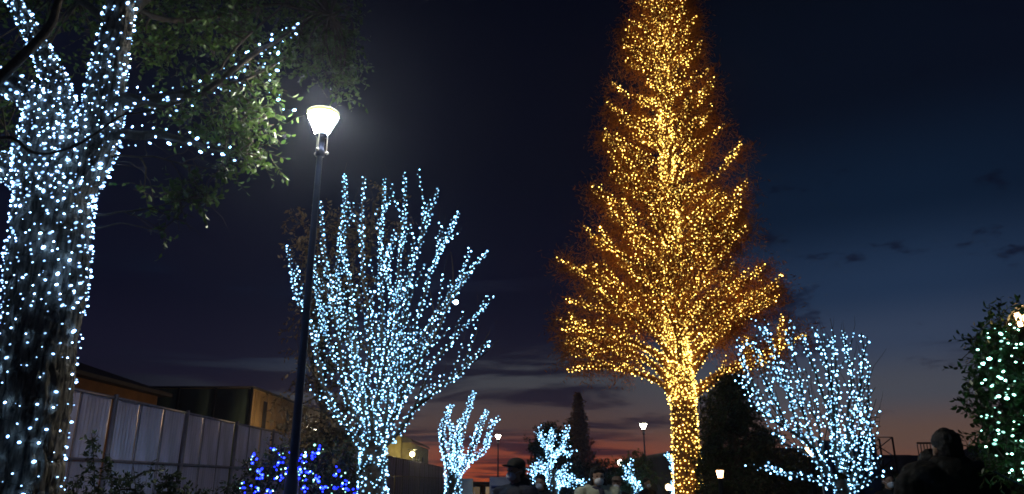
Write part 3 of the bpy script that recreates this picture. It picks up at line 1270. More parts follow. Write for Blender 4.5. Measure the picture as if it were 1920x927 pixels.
m_ = PX(LY) * 1.03
tr = MB()
runs = []
base_pt = W(40, 1500, LY)
base_pt[2] = -0.05
foot = W(48, 930, LY)
TR_ctrl = [base_pt, foot, W(62, 760, LY), W(80, 600, LY), W(92, 480, LY), W(100, 400, LY), W(114, 330, LY), W(155, 260, LY + .05)]
TR_rad = [x * m_ for x in (66, 49, 54, 57, 59, 68, 66, 40)]
tp, trr = bark_tube(tr, TR_ctrl, TR_rad, sides=120, seed=2)
M1 = [W(128, 360, LY), W(170, 290, LY + .05), W(190, 220, LY + .1), W(205, 130, LY + .15), W(222, 40, LY + .2), W(235, -60, LY + .3), W(240, -200, LY + .4)]
m1p, m1r = bark_tube(tr, M1, [x * m_ for x in (44, 40, 34, 29, 27, 24, 20)], sides=80, seed=4)
M2 = [W(90, 380, LY - .1), W(75, 320, LY - .15), W(70, 270, LY - .2), W(82, 215, LY - .2), W(60, 185, LY - .2), W(20, 160, LY - .25), W(-60, 110, LY - .3)]
m2p, m2r = bark_tube(tr, M2, [x * m_ for x in (50, 44, 34, 30, 24, 20, 16)], sides=64, seed=6)
M3 = [W(125, 310, LY), W(120, 230, LY + .1), W(106, 165, LY + .2), W(84, 110, LY + .3), W(56, 55, LY + .4), W(20, -10, LY + .5)]
m3p, m3r = bark_tube(tr, M3, [x * m_ for x in (40, 30, 24, 19, 15, 12)], sides=48, seed=8)
M4 = [W(80, 370, LY + .1), W(40, 330, LY + .1), W(0, 310, LY + .15), W(-60, 280, LY + .2)]
m4p, m4r = bark_tube(tr, M4, [x * m_ for x in (40, 28, 24, 20)], sides=48, seed=9)
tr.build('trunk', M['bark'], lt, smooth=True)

limbs = MB()
LT_limbs = []


def limb(mb, pxs, Y0, r0, r1, pool, step=0.06, sides=8, wob=0.012, dsp=0.0):
    pts = smooth(lerp_w(pxs, Y0, dsp), step)
    n = len(pts)
    pts = pts + np.stack([vnoise(np.arange(n) * .35, 0, 0, int(pxs[0][0]) + k) - .5 for k in range(3)], 1) * wob * 2
    rr = np.linspace(r0, r1, n)
    mb.tube(pts, rr, sides)
    pool.append(pts)
    return pts, rr


lit = []
lit.append(limb(limbs, [(180, 215), (250, 195), (320, 182), (395, 165), (440, 130), (490, 95), (560, 48)], LY + .1, 0.06, 0.012, LT_limbs, dsp=.5))
lit.append(limb(limbs, [(190, 265), (240, 252), (300, 255), (355, 266), (400, 278), (445, 286)], LY + .05, 0.055, 0.012, LT_limbs, dsp=.3))
lit.append(limb(limbs, [(395, 165), (450, 150), (500, 130), (530, 110)], LY + .4, 0.02, 0.008, LT_limbs, dsp=.2))
lit.append(limb(limbs, [(200, 200), (235, 180), (300, 200), (340, 190)], LY + .05, 0.03, 0.012, LT_limbs, dsp=-.2))
# dark unlit limbs crossing in front
limb(limbs, [(-40, 185), (20, 125), (60, 85), (95, 45), (120, -20)], LY - .9, 0.042, 0.028, LT_limbs)
limb(limbs, [(-40, 262), (20, 258), (60, 285), (120, 280), (180, 252), (235, 215), (300, 205)], LY - .75, 0.015, 0.006, LT_limbs)
limb(limbs, [(190, 300), (260, 292), (330, 305), (390, 315)], LY + .1, 0.012, 0.005, LT_limbs)
limb(limbs, [(165, 402), (230, 398), (300, 385), (360, 372)], LY + .1, 0.012, 0.004, LT_limbs)
limb(limbs, [(165, 428), (230, 420), (300, 428), (340, 400)], LY + .2, 0.009, 0.003, LT_limbs)
limb(limbs, [(410, 130), (440, 95), (470, 60), (520, 20), (560, -30)], LY + .4, 0.016, 0.008, LT_limbs, dsp=.3)
limb(limbs, [(225, 30), (300, -20), (400, -60), (520, -80)], LY + .3, 0.06, 0.02, LT_limbs, dsp=.8)
limb(limbs, [(225, 60), (150, 0), (60, -60)], LY + .5, 0.05, 0.02, LT_limbs, dsp=.5)
limb(limbs, [(232, 10), (330, 40), (420, 30), (520, 10), (620, 30)], LY + .5, 0.035, 0.01, LT_limbs, dsp=1.2)
for k in range(26):      # bare twigs
    p0, _ = nearest_on(LT_limbs, W(random.uniform(180, 420), random.uniform(250, 430), LY + .2))
    g = grow(p0, (RNG.uniform(.1, 1), RNG.normal() * .4, RNG.uniform(-.5, .35)), RNG.uniform(.3, .9), 0.06, 0.5)
    limbs.tube(g, np.linspace(0.005, 0.0015, len(g)), 4)
limbs.build('limb_set' if False else 'limbs', M['bark_dark'], lt, smooth=True)['kind'] = 'stuff'

cl = []
def C(px, py, dY, rx, n, rz=None):
    cl.append((W(px, py, LY + dY), (rx, rx, rz or rx * .8), n))
# lit hanging clumps near the lamp
for px, py, dY, r, n in ((450, 190, .5, .22, 22), (490, 215, .6, .2, 20), (430, 240, .4, .2, 20), (475, 265, .5, .2, 20), (440, 300, .4, .18, 16),
                         (490, 300, .6, .14, 9), (400, 215, .4, .22, 18), (345, 225, .4, .2, 14), (360, 340, .3, .14, 13), (375, 370, .3, .13, 11), (335, 365, .3, .14, 11),
                         (330, 400, .3, .11, 6), (270, 355, .3, .12, 4), (300, 435, .3, .09, 3), (420, 325, .4, .12, 8), (505, 165, .5, .14, 10),
                         (480, 130, .6, .2, 12), (530, 110, .8, .2, 14), (380, 150, .6, .2, 12), (300, 190, .5, .2, 12)):
    C(px, py, dY, r, n)
for _ in range(70):      # dark upper crown
    q_ = random.uniform(250, 650)
    C(q_, random.uniform(-120, 120), random.uniform(.4, 2.4) + (1.4 if q_ > 520 else 0), .35, 15)
for _ in range(26):
    C(random.uniform(555, 650), random.uniform(-20, 170), random.uniform(2.0, 3.2), .28, 8)
for _ in range(30):
    C(random.uniform(-60, 190), random.uniform(-120, 130), random.uniform(.6, 2.0), .3, 14)
for _ in range(12):
    C(random.uniform(-60, 60), random.uniform(150, 330), random.uniform(.7, 1.5), .25, 9)
for _ in range(40):      # crown above the frame
    C(random.uniform(-300, 600), random.uniform(-700, -120), random.uniform(-.6, 2.0), .5, 14)
foliage(lt, cl, LT_limbs + [m1p, m2p], M['leaf'], 0.068, singles=300, nl=7)

# bulbs on trunk
def trunk_bulbs(pts, rad, n, off=0.012, lo=0.0, hi=1.0):
    N = len(pts)
    q = RNG.uniform(lo, hi, n) * (N - 1)
    q.sort()
    c = np.stack([np.interp(q, np.arange(N), pts[:, k]) for k in range(3)], 1)
    r = np.interp(q, np.arange(N), rad)
    t = unit(pts[-1] - pts[0])
    u = unit(np.cross(t, (0, 1, 0.001)))
    w = np.cross(t, u)
    a = np.arange(n) * 2.39996 + RNG.normal(size=n) * .3
    nr = u[None] * np.cos(a)[:, None] + w[None] * np.sin(a)[:, None]
    return c + nr * (r * 1.04 + off)[:, None], nr


def helix(pts, rad, pitch, spacing, off=0.012, jit=0.32, seed=0):
    """a cable wound up a trunk, bulbs every spacing metres"""
    seg = np.concatenate([[0], np.cumsum(np.linalg.norm(np.diff(pts, axis=0), axis=1))])
    L = seg[-1]
    out, s, a = [], 0.02, RNG.uniform(0, 6)
    nn = []
    while s < L:
        r = np.interp(s, seg, rad)
        c = np.array([np.interp(s, seg, pts[:, k]) for k in range(3)])
        i = min(int(np.searchsorted(seg, s)), len(pts) - 2)
        t = unit(pts[i + 1] - pts[max(i - 1, 0)])
        u = unit(np.cross(t, (0, 1, 0.001)))
        w = np.cross(t, u)
        nr = u * math.cos(a) + w * math.sin(a)
        out.append(c + nr * (r * 1.03 + off * RNG.uniform(.4, 1.8)) + t * RNG.normal() * jit * pitch)
        nn.append(nr)
        da = spacing * RNG.uniform(.8, 1.2) / max(r, 0.03)
        a += da
        s += pitch * da / (2 * PI)
    return np.array(out), np.array(nn)


runs = [helix(tp, trr, 0.12, 0.115), helix(m1p, m1r, 0.10, 0.10), helix(m2p, m2r, 0.055, 0.085),
        helix(m3p, m3r, 0.055, 0.08), helix(m4p, m4r, 0.06, 0.085), helix(tp[int(len(tp) * .62):], trr[int(len(tp) * .62):], 0.09, 0.09),
        helix(m1p[:int(len(m1p) * .4)], m1r[:int(len(m1p) * .4)], 0.075, 0.085),
        helix(m2p[:int(len(m2p) * .5)], m2r[:int(len(m2p) * .5)], 0.06, 0.08)]
for pts, rr in lit[:2]:
    runs.append(bulbs_on(pts, rr, 0.035, off=0.05))
for pts, rr in lit[2:]:
    runs.append(bulbs_on(pts, rr, 0.05, off=0.06))
g = grow(W(500, 150, LY + .5), (.3, 0, -.5), .5)
runs.append(bulbs_on(g, 0.01, 0.08, off=0.03))
light_string('white lights wound up the big rough trunk and limbs at the left edge', (lt.location[0], LY, 0.3), runs, 'white', 0.0058,
             loc_singles=300, cable_r=0.0022, long=1.7, big=0.12, spread=.42, sdir=(0.7, 0, 0.15))

# ------------------------------------------------------------------ generic lit bare trees
def lit_tree(name, label, slabel, stems, Y, base, kind, bulb, spacing, rad0, shoots, shoot_len, singles=0, rad1=0.006, bark='bark_dark',
             off=0.03, dspread=1.2, up=0.3, trunk_extra=1, group='trees wound with string lights', unlit=0.2, turns=None, shoot_lit=1.0, seed=None):
    t = thing(name, label, 'tree', (base[0], Y, 0))
    trunk = MB()
    br = MB()
    runs, pool = [], []
    for k, (pxs, r0, depth, lit_) in enumerate(stems):
        pts = smooth(lerp_w(pxs, Y, depth), 0.08)
        n = len(pts)
        if k == 0:
            g0 = np.array([pts[0][0], pts[0][1], 0.0]) if pts[0][2] > 0 else pts[0]
            pts = np.vstack([smooth([g0, (g0 + pts[0]) / 2, pts[0]], 0.1)[:-1], pts])
            n = len(pts)
            rr = np.interp(np.linspace(0, 1, n), [0, .15, 1], [r0 * 1.35, r0 * 1.05, r0 * .8])
            trunk.tube(pts, rr, 16)
            for q in range(trunk_extra):
                runs.append(bulbs_on(pts, rr, spacing / 3.2, off=off, turns=2.1 + q * .3))
        else:
            pts = pts + np.stack([vnoise(np.arange(n) * .3, 0, 0, k * 7 + c) - .5 for c in range(3)], 1) * 0.03
            rr = np.linspace(r0 * .62, rad1 * .7, n)
            br.tube(pts, rr, 7)
            if lit_:
                runs.append(bulbs_on(pts, rr, spacing * lit_ * .72, off=off))
                nb4 = max(4, n // 3)
                runs.append(bulbs_on(pts[:nb4], rr[:nb4], spacing * lit_ * .8, off=off * 1.3))
            for _ in range(shoots):
                i = int(RNG.uniform(.12, .82) * (n - 1))
                d = unit(pts[min(i + 2, n - 1)] - pts[max(i - 2, 0)])
                side = rvec()
                L = RNG.uniform(.4, 1) * shoot_len
                g = grow(pts[i], d * .9 + side * .42 + np.array([0, 0, .22]), L, 0.08, 0.11, up=up)
                r2 = np.linspace(rr[i] * .55, 0.003, len(g))
                br.tube(g, r2, 4)
                if RNG.random() > unlit:
                    runs.append(bulbs_on(g, r2, spacing * 1.35, off=off * .8))
                pool.append(g)
                if RNG.random() < .6:
                    g2 = grow(g[-1], g[-1] - g[-2] + rvec() * .02, L * .45, 0.08, 0.25, up=.3)
                    br.tube(g2, np.linspace(0.003, 0.0012, len(g2)), 3)
        pool.append(pts)
    trunk.build('trunk', M[bark], t, smooth=True)
    br.build('limbs', M[bark], t, smooth=True)['kind'] = 'stuff'
    light_string(slabel, (base[0], Y, 0.2), runs, kind, bulb, loc_singles=singles, group=group)
    return t, pool


BY = 10.0
st = [([(698, 960), (699, 900), (700, 840)], 0.20, 0, 1),
      ([(705, 850), (735, 822), (778, 768), (810, 738), (852, 708), (895, 664), (919, 638)], 0.07, -.6, 1),
      ([(705, 850), (728, 800), (760, 738), (800, 690), (850, 640), (880, 602), (915, 572)], 0.07, .8, 1),
      ([(730, 800), (755, 735), (785, 680), (820, 622), (850, 560), (885, 505), (917, 470)], 0.06, -1.0, 1),
      ([(712, 830), (742, 725), (780, 650), (815, 600), (840, 560), (868, 505), (883, 465)], 0.06, .2, 1),
      ([(730, 760), (765, 660), (790, 570), (812, 500), (842, 440), (860, 396)], 0.05, 1.2, 1),
      ([(722, 750), (752, 640), (765, 545), (782, 470), (808, 400), (821, 350)], 0.05, -.8, 1),
      ([(712, 760), (738, 640), (745, 545), (752, 465), (760, 400), (757, 325)], 0.05, .5, 1),
      ([(702, 800), (712, 690), (717, 585), (712, 490), (718, 405), (722, 335)], 0.06, 1.4, 1),
      ([(700, 830), (690, 710), (692, 605), (680, 505), (678, 420), (683, 330)], 0.06, -1.3, 1),
      ([(694, 820), (668, 705), (664, 605), (655, 525), (642, 445), (650, 370), (648, 325)], 0.06, .4, 1),
      ([(690, 830), (658, 765), (640, 690), (631, 610), (620, 540), (606, 470), (600, 375)], 0.06, -.5, 1),
      ([(690, 850), (650, 795), (620, 760), (604, 715), (590, 650), (577, 595), (556, 560), (546, 510), (538, 455)], 0.06, .3, 1),
      ([(690, 800), (655, 730), (615, 640), (598, 575), (590, 480)], 0.05, 1.2, 1),
      ([(695, 790), (672, 690), (640, 600), (632, 500), (640, 420)], 0.05, 1.4, 1),
      ([(700, 780), (722, 680), (735, 600), (728, 500), (740, 430)], 0.05, -1.3, 1)]
bt, bpool = lit_tree('bare_tree', 'bare spreading tree covered in icy blue-white lights right of the near lamp post',
                     'icy blue-white lights wound over the large bare tree beside the near lamp post',
                     st, BY, W(700, 927, BY), 'cyan', 0.0090, 0.042, 0.16, 11, 0.85, singles=300, off=0.018, trunk_extra=5, seed=1)
# a single brighter bulb hanging at the right of that tree
t = thing('star_light', 'single brighter bluish bulb among the right branches of the bare tree by the lamp post', 'light bulb', W(855, 567, 9.0))
mb = MB()
mb.ell(W(855, 567, 9.0), (0.03, 0.03, 0.03), 12, 8)
mb.build('bulb', glow('star_bulb', (0.55, 0.8, 1.0), 14), t, smooth=True)
mb = MB()
c = W(855, 567, 9.0)
mb.tube([c + (0, 0, .03), c + (0.01, .1, .18), c + (0.02, .3, .4)], 0.003, 5)
mb.build('cable', M['cable'], t)

# brown-leaved tree standing behind its left half
t = thing('brown_leaved_tree', 'tree with withered brown leaves behind the lamp post and the bare lit tree', 'tree', (W(610, 927, 12)[0], 12, 0))
mb = MB()
lb = []
for pxs in ([(618, 1000), (615, 860), (605, 740), (610, 620), (630, 500), (650, 380)], [(608, 760), (585, 680), (570, 590), (585, 500)], [(612, 700), (650, 600), (690, 480), (700, 380)]):
    limb(mb, pxs, 12, 0.09 if pxs[0][1] == 1000 else .04, 0.02, lb, sides=8)
p0 = W(618, 1000, 12)
mb.tube([(p0[0], 12, 0), tuple(p0)], 0.11, 8)
mb.build('trunk', M['bark_dark'], t, smooth=True)
cl = [(W(random.gauss(600, 32), random.uniform(400, 860), 12 + random.uniform(-.5, .8)), (.3, .3, .3), 8) for _ in range(62)]
cl += [(W(random.gauss(665, 32), random.uniform(360, 600), 12 + random.uniform(-.3, .8)), (.3, .3, .3), 6) for _ in range(22)]
cl += [(W(random.gauss(630, 35), random.uniform(760, 900), 12), (.3, .3, .25), 9) for _ in range(16)]
foliage(t, cl, lb, M['leaf_brown'], 0.085, nl=8, tmpl=LEAF2, twig_r=0.003)

# ------------------------------------------------------------------ gold tree (tall conifer form)
GY = 18.0
gbase = W(1290, 927, GY)
gt = thing('gold_lit_tree', 'tall cone-shaped rust-brown tree covered in golden lights', 'tree', (gbase[0], GY, 0))
gx0 = gbase[0]
topP = W(1234, -190, GY)
ctrl = [np.array([gx0, GY, 0.0]), W(1288, 880, GY), W(1284, 800, GY), W(1279, 740, GY), W(1268, 640, GY), W(1262, 520, GY), W(1256, 400, GY),
        W(1250, 270, GY), W(1244, 120, GY), topP]
gpts = smooth(ctrl, 0.15)
hz = gpts[:, 2]
grad = np.interp(hz, [0, 1.5, 4, 6, 10, 14, 16], [0.36, 0.31, 0.26, 0.19, 0.13, 0.07, 0.02])
mb = MB()
mb.tube(gpts, grad, 24)
mb.build('trunk', M['bark_red'], gt, smooth=True)
# envelope: photo y -> left and right reach in px
EY = [-190, 0, 70, 150, 230, 300, 400, 480, 560, 620, 690, 740]
EL = [16, 62, 86, 114, 124, 150, 182, 182, 192, 200, 206, 150]
ER = [16, 66, 90, 106, 124, 156, 182, 202, 206, 208, 200, 150]
br = MB()
gruns = []
tips = []


def tz(z):
    i = np.argmin(abs(gpts[:, 2] - z))
    return gpts[i], grad[i]


def py_of(z):
    return float(project(np.array([[gx0, GY, z]]))[1][0])


def gbranch(p, az, L, r0, level, el0, rise, spacing=0.052):
    n = max(5, int(L / 0.12))
    pts = [np.array(p)]
    a = az
    for i in range(n):
        f = i / n
        el = el0 * (1 - f) ** 1.0 * 1.0 + (R(8) + rise * max(0, f - .55) / .45)
        a += RNG.normal() * 0.10
        d = np.array([math.cos(a) * math.cos(el), math.sin(a) * math.cos(el), math.sin(el)])
        pts.append(pts[-1] + d * L / n + RNG.normal(size=3) * .008)
    pts = np.array(pts)
    rr = np.linspace(r0, 0.007, len(pts))
    br.tube(pts, rr, 6 if level == 0 else 4)
    gruns.append(bulbs_on(pts, rr, spacing, off=0.028, jit=.45))
    tips.append(pts)
    if level < 2:
        ns = int(L * (2.0 if level == 0 else 1.3))
        for k in range(ns):
            f = RNG.uniform(.22, .92)
            i = int(f * (len(pts) - 1))
            sgn = 1 if k % 2 else -1
            gbranch(pts[i], az + sgn * RNG.uniform(.35, .95), L * (1 - f * .82) * RNG.uniform(.32, .58), rr[i] * .6, level + 1,
                    R(RNG.uniform(15, 45)), R(RNG.uniform(25, 65)), spacing)


zz = W(1279, 738, GY)[2]
ztop = topP[2] - .3
k = 0
while zz < ztop:
    c, r = tz(zz)
    f = (zz - 3.4) / (ztop - 3.4)
    a = (k * 2.39996 + RNG.normal() * .35) % (2 * PI)
    cxr = math.cos(a)
    el0 = (R(52) if f < .1 else R(36 + 30 * f)) * RNG.uniform(.75, 1.1)
    rise = R(RNG.uniform(28, 62) + 18 * f)
    avg = min(el0 / 2 + R(6) + rise * .25, R(68))
    reach = .5
    for _ in range(4):      # the tip, not the root, meets the cone's outline
        y_ = py_of(zz + reach * math.tan(avg))
        eR, eL = np.interp(y_, EY, ER), np.interp(y_, EY, EL)
        reach = (eR * max(cxr, 0) + eL * max(-cxr, 0) + (eR + eL) / 2 * (1 - abs(cxr))) * PX(GY) * 1.03
    L = reach / math.cos(avg) * RNG.uniform(.90, 1.02)
    if L > .25:
        gbranch(c, a, L, max(.018, min(.075, r * .42)) * (1 if f < .7 else .7), 0, el0, rise, 0.046 if f < .6 else .052)
    zz += RNG.uniform(.08, .14) if f < .6 else RNG.uniform(.045, .085)
    k += 1
# the long low limbs drawn from the photograph
for pxs, dd in (([(1262, 742), (1235, 716), (1195, 700), (1150, 690), (1105, 688), (1062, 696)], -.6),
                ([(1265, 735), (1230, 690), (1190, 665), (1140, 655), (1090, 668), (1056, 650)], .7),
                ([(1262, 700), (1215, 655), (1165, 635), (1110, 625), (1060, 615)], -.9),
                ([(1262, 640), (1220, 610), (1170, 590), (1115, 580), (1062, 560)], .5),
                ([(1258, 600), (1215, 565), (1165, 540), (1110, 525), (1064, 500)], -.5),
                ([(1266, 690), (1225, 660), (1180, 650), (1120, 650), (1060, 640)], .2),
                ([(1290, 640), (1330, 600), (1380, 570), (1430, 550), (1466, 515)], .4),
                ([(1298, 745), (1330, 722), (1365, 700), (1400, 690), (1440, 675), (1478, 640)], -.8),
                ([(1300, 735), (1340, 705), (1385, 682), (1420, 672), (1455, 650), (1466, 590)], .6),
                ([(1292, 710), (1320, 668), (1345, 630), (1385, 590), (1440, 560)], -.4)):
    pts = smooth(lerp_w(pxs, GY, dd), .1)
    rr = np.linspace(.075, .012, len(pts))
    br.tube(pts, rr, 8)
    gruns.append(bulbs_on(pts, rr, .034, off=.03))
    tips.append(pts)
    for q in range(9):
        i = int(RNG.uniform(.25, .95) * (len(pts) - 1))
        g = grow(pts[i], np.array([RNG.normal() * .5, RNG.normal() * .5, RNG.uniform(.1, .8)]) + unit(pts[-1] - pts[0]) * .6, RNG.uniform(.3, .9), .08, .3)
        br.tube(g, np.linspace(.015, .005, len(g)), 4)
        gruns.append(bulbs_on(g, .012, .06, off=.02))
        tips.append(g)
br.build('limbs', M['bark_red'], gt, smooth=True)['kind'] = 'stuff'
gtop = gpts[gpts[:, 2] > 3.2]
gruns.append(helix(gpts, grad, 0.085, 0.085, off=.02, jit=.5))
gruns.append(helix(gtop, np.interp(gtop[:, 2], hz, grad), 0.075, 0.07, off=.03, jit=.6))
gruns.append(helix(gtop, np.interp(gtop[:, 2], hz, grad) + .03, 0.11, 0.08, off=.04, jit=.6))
light_string('golden lights wound over the whole tall cone-shaped tree', (gx0, GY, .2), gruns, 'gold', 0.0120, loc_singles=300,
             group='trees wound with string lights', big=.03)
# rust needles and hanging fine twigs
NP, ND = [], []
fine = MB()
for pts in tips:
    m2 = int(9 + len(pts) * 3.4)
    for _ in range(m2):
        i = int(RNG.uniform(.3, 1.0) ** .7 * (len(pts) - 1))
        out = unit((pts[i] - np.array([gx0 - .2, GY, pts[i][2]])) + 1e-3)
        d = unit(out * RNG.uniform(.2, .9) + rvec() * .7 + np.array([0, 0, RNG.uniform(-.5, .5)]))
        L = RNG.uniform(.25, .7)
        g = grow(pts[i], d, L, L / 4, .5, up=-1.0)
        if RNG.random() < .5:
            fine.tube(g, np.linspace(.0035, .0015, len(g)), 3)
        for q in g[1:]:
            NP.append(q)
            ND.append(d * .4 + rvec() * .9)
NP, ND = np.array(NP), np.array(ND)
fine.build('twigs', M['bark_red'], gt)['kind'] = 'stuff'
mb = MB()
scatter(mb, NEEDLE, NP, frames(ND), RNG.uniform(.07, .19, len(NP)))
mb.build('foliage', M['needle_red'], gt)['kind'] = 'stuff'
print('gold tree: needles', len(NP), 'bulbs', sum(len(r[0]) for r in gruns))

# ------------------------------------------------------------------ right blue tree
RY_ = 9.0
st = [([(1584, 990), (1582, 930), (1576, 900)], 0.09, 0, 1),
      ([(1580, 915), (1541, 873), (1517, 833), (1477, 805), (1438, 782), (1406, 750), (1386, 702)], .05, -.5, .8),
      ([(1576, 924), (1537, 904), (1497, 892), (1462, 885), (1442, 873)], .03, -.6, 1),
      ([(1565, 860), (1557, 782), (1541, 734), (1525, 690), (1513, 655), (1509, 623)], .035, .5, .9),
      ([(1572, 880), (1565, 797), (1557, 726), (1541, 659), (1527, 611)], .04, -.3, .9),
      ([(1574, 870), (1569, 782), (1569, 718), (1565, 659), (1560, 632)], .035, .8, .9),
      ([(1580, 880), (1588, 782), (1596, 718), (1588, 659), (1580, 620)], .04, .3, .9),
      ([(1584, 890), (1596, 813), (1612, 750), (1616, 679), (1616, 625)], .04, -.5, .9),
      ([(1592, 920), (1616, 868), (1626, 817), (1628, 738), (1629, 679)], .035, .4, .9),
      ([(1540, 870), (1517, 813), (1501, 730), (1485, 640), (1480, 592)], .02, .9, 3.0),
      ([(1500, 820), (1478, 742), (1462, 687), (1438, 639), (1432, 613)], .025, .6, .9),
      ([(1477, 805), (1450, 750), (1430, 700), (1412, 650), (1400, 640)], .025, -.6, 1),
      ([(1530, 850), (1500, 760), (1470, 720), (1450, 680)], .025, -.9, 1),
      ([(1545, 870), (1530, 790), (1505, 740), (1495, 690)], .025, .3, 1),
      ([(1592, 915), (1605, 860), (1612, 800), (1604, 740)], .025, -.8, 1),
      ([(1560, 900), (1510, 850), (1470, 830), (1455, 800)], .025, .6, 1.2),
      ([(1438, 782), (1415, 730), (1398, 690), (1390, 668)], .02, .2, .9),
      ([(1590, 925), (1625, 900), (1634, 860), (1632, 800)], .02, .2, 1)]
lit_tree('bare_tree', 'bare upright-branched small tree with sky blue lights right of the dark evergreen',
         'sky blue lights on the upright branches of the bare tree right of the dark evergreen',
         st, RY_, W(1582, 927, RY_), 'cyan', 0.0085, 0.050, 0.16, 7, 0.6, singles=300, off=.02, dspread=.6, unlit=.25)

# ------------------------------------------------------------------ small lit trees down the path
SY = 19.0
st = [([(851, 960), (850, 915), (849, 886)], .17, 0, 1),
      ([(847, 895), (833, 847), (829, 812), (836, 782), (846, 758)], .10, -.3, .5),
      ([(847, 880), (845, 840), (848, 810), (840, 790)], .08, .3, .5),
      ([(852, 895), (861, 837), (868, 798), (881, 761), (890, 733)], .10, .2, .45),
      ([(852, 880), (856, 845), (858, 815), (864, 785)], .08, -.3, .5),
      ([(858, 890), (883, 847), (898, 805), (913, 769)], .10, -.2, .45),
      ([(870, 868), (903, 847), (912, 835), (916, 812)], .06, .2, .6),
      ([(912, 835), (927, 795), (939, 783)], .02, .1, 1.2)]
lit_tree('small_tree', 'small pollarded tree with three upright arms densely wrapped in pale blue lights',
         'dense pale blue lights wrapped round the three-armed little tree',
         st, SY, W(851, 927, SY), 'cyan', 0.0135, 0.042, .17, 5, 0.35, off=.05, up=.2, unlit=0, trunk_extra=2)
SY = 22.0
st = [([(1038, 960), (1036, 915), (1034, 880)], .14, 0, 1),
      ([(1036, 900), (1030, 860), (1033, 830), (1035, 802)], .06, 0, .5),
      ([(1033, 850), (1015, 828), (1011, 812)], .04, -.2, .7),
      ([(1036, 860), (1055, 835), (1062, 818), (1066, 822)], .04, .2, .7),
      ([(1034, 868), (1050, 850), (1070, 857)], .03, -.3, .8),
      ([(1032, 880), (1012, 870), (1003, 885), (1002, 905)], .04, -.3, .6),
      ([(1036, 900), (1052, 885), (1070, 898), (1096, 906)], .04, .2, .6),
      ([(1036, 915), (1056, 908), (1070, 912)], .04, -.2, .5),
      ([(1034, 915), (1022, 895), (1015, 880)], .04, .2, .6)]
lit_tree('small_tree', 'small irregular tree with pale blue lights between the capped man and the woman',
         'pale blue lights on the irregular small tree between the capped man and the woman',
         st, SY, W(1038, 927, SY), 'cyan', 0.0145, 0.045, .12, 11, 0.55, off=.05, up=.2, unlit=.05)
SY = 20.0
st = [([(1200, 960), (1199, 930), (1197, 915)], .10, 0, 1),
      ([(1200, 925), (1188, 900), (1178, 885), (1168, 875)], .04, -.5, .7),
      ([(1195, 915), (1183, 890), (1182, 870), (1187, 859)], .04, -.5, .9),
      ([(1205, 928), (1190, 912), (1182, 900), (1170, 893)], .04, -.5, .7),
      ([(1212, 928), (1200, 915), (1192, 905)], .04, -.5, .5)]
tt, pool = lit_tree('small_tree', 'little green-leaved tree with a diagonal band of lights left of the gold trunk',
                    'diagonal band of pale blue lights on the little green tree left of the gold trunk',
                    st, SY, W(1199, 927, SY), 'cyan', 0.015, 0.06, .12, 2, 0.3, off=.04, up=.2, unlit=.2)
foliage(tt, [(W(random.gauss(1187, 15), random.uniform(862, 925), SY + random.uniform(-.1, .6)), (.22, .22, .2), 16) for _ in range(26)],
        pool, M['leaf_hedge'], .08, nl=8, tmpl=LEAF2)
SY = 26.0
st = [([(1268, 960), (1267, 930), (1266, 900)], .10, 0, 1),
      ([(1268, 915), (1268, 890), (1260, 866), (1249, 850)], .05, -.1, .4),
      ([(1268, 930), (1260, 915), (1254, 921)], .05, -.1, .4),
      ([(1268, 900), (1262, 880), (1256, 880)], .05, -.1, .5),
      ([(1268, 880), (1285, 850), (1300, 840)], .05, .3, .8)]
lit_tree('small_tree', 'small blue-lit tree half hidden behind the foot of the gold tree',
         'pale blue lights showing at the left side of the gold trunk',
         st, SY, W(1266, 927, SY), 'cyan', 0.023, 0.06, .12, 3, 0.25, off=.05, up=.2, unlit=0)

# ------------------------------------------------------------------ shrubs and evergreens
def leafy(name, label, cat, base, clumps, lm, ls, nl=9, singles=0, tmpl=LEAF2, trunk=None, **kw):
    t = thing(name, label, cat, (base[0], base[1], 0))
    mb = MB()
    pool = []
    for pts, r in (trunk or []):
        q = smooth(pts, .15)
        mb.tube(q, np.linspace(r, r * .4, len(q)), 8)
        pool.append(q)
    if trunk:
        mb.build('trunk' if cat == 'tree' else 'stem', M['bark_dark'], t, smooth=True)
    P = foliage(t, clumps, pool, lm, ls, singles=singles, nl=nl, tmpl=tmpl, **kw)
    return t, P, pool


# leafy shrub with ice white lights at the right edge
HY = 4.3
edge_y = [590, 640, 700, 780, 830, 880, 905, 960]
edge_x = [1875, 1832, 1820, 1822, 1838, 1872, 1900, 1960]
cl = []
for _ in range(250):
    y_ = random.uniform(600, 1010)
    x_ = random.uniform(np.interp(y_, edge_y, edge_x) + 20, 2120)
    if y_ > 880 and x_ < 1900 + (y_ - 900) * 1.2:
        continue
    cl.append((W(x_, y_, HY + random.uniform(-.05, .75)), (.13, .13, .13), 9))
for x_, y_ in ((1840, 612), (1848, 600), (1875, 600), (1900, 590), (1830, 640), (1826, 690)):
    cl.append((W(x_ + 12, y_ + 14, HY + .2), (.07, .07, .07), 6))
hb = W(2020, 927, HY + .4)
hs, hP, hp = leafy('leafy_shrub', 'tall glossy-leaved evergreen shrub hung with icy white lights at the right edge', 'shrub', hb, cl, M['leaf_hedge'], .042,
                   singles=300, tmpl=LEAF, nl=8, twig_len=(.12, .25), twig_r=.003,
                   trunk=[([np.array([hb[0], hb[1], 0]), W(2010, 850, HY + .4), W(1960, 700, HY + .4), W(1940, 620, HY + .4)], .04),
                          ([np.array([hb[0], hb[1], 0.2]), W(1980, 900, HY + .3), W(1900, 800, HY + .3), W(1860, 680, HY + .3)], .03)])
pp, nn = [], []
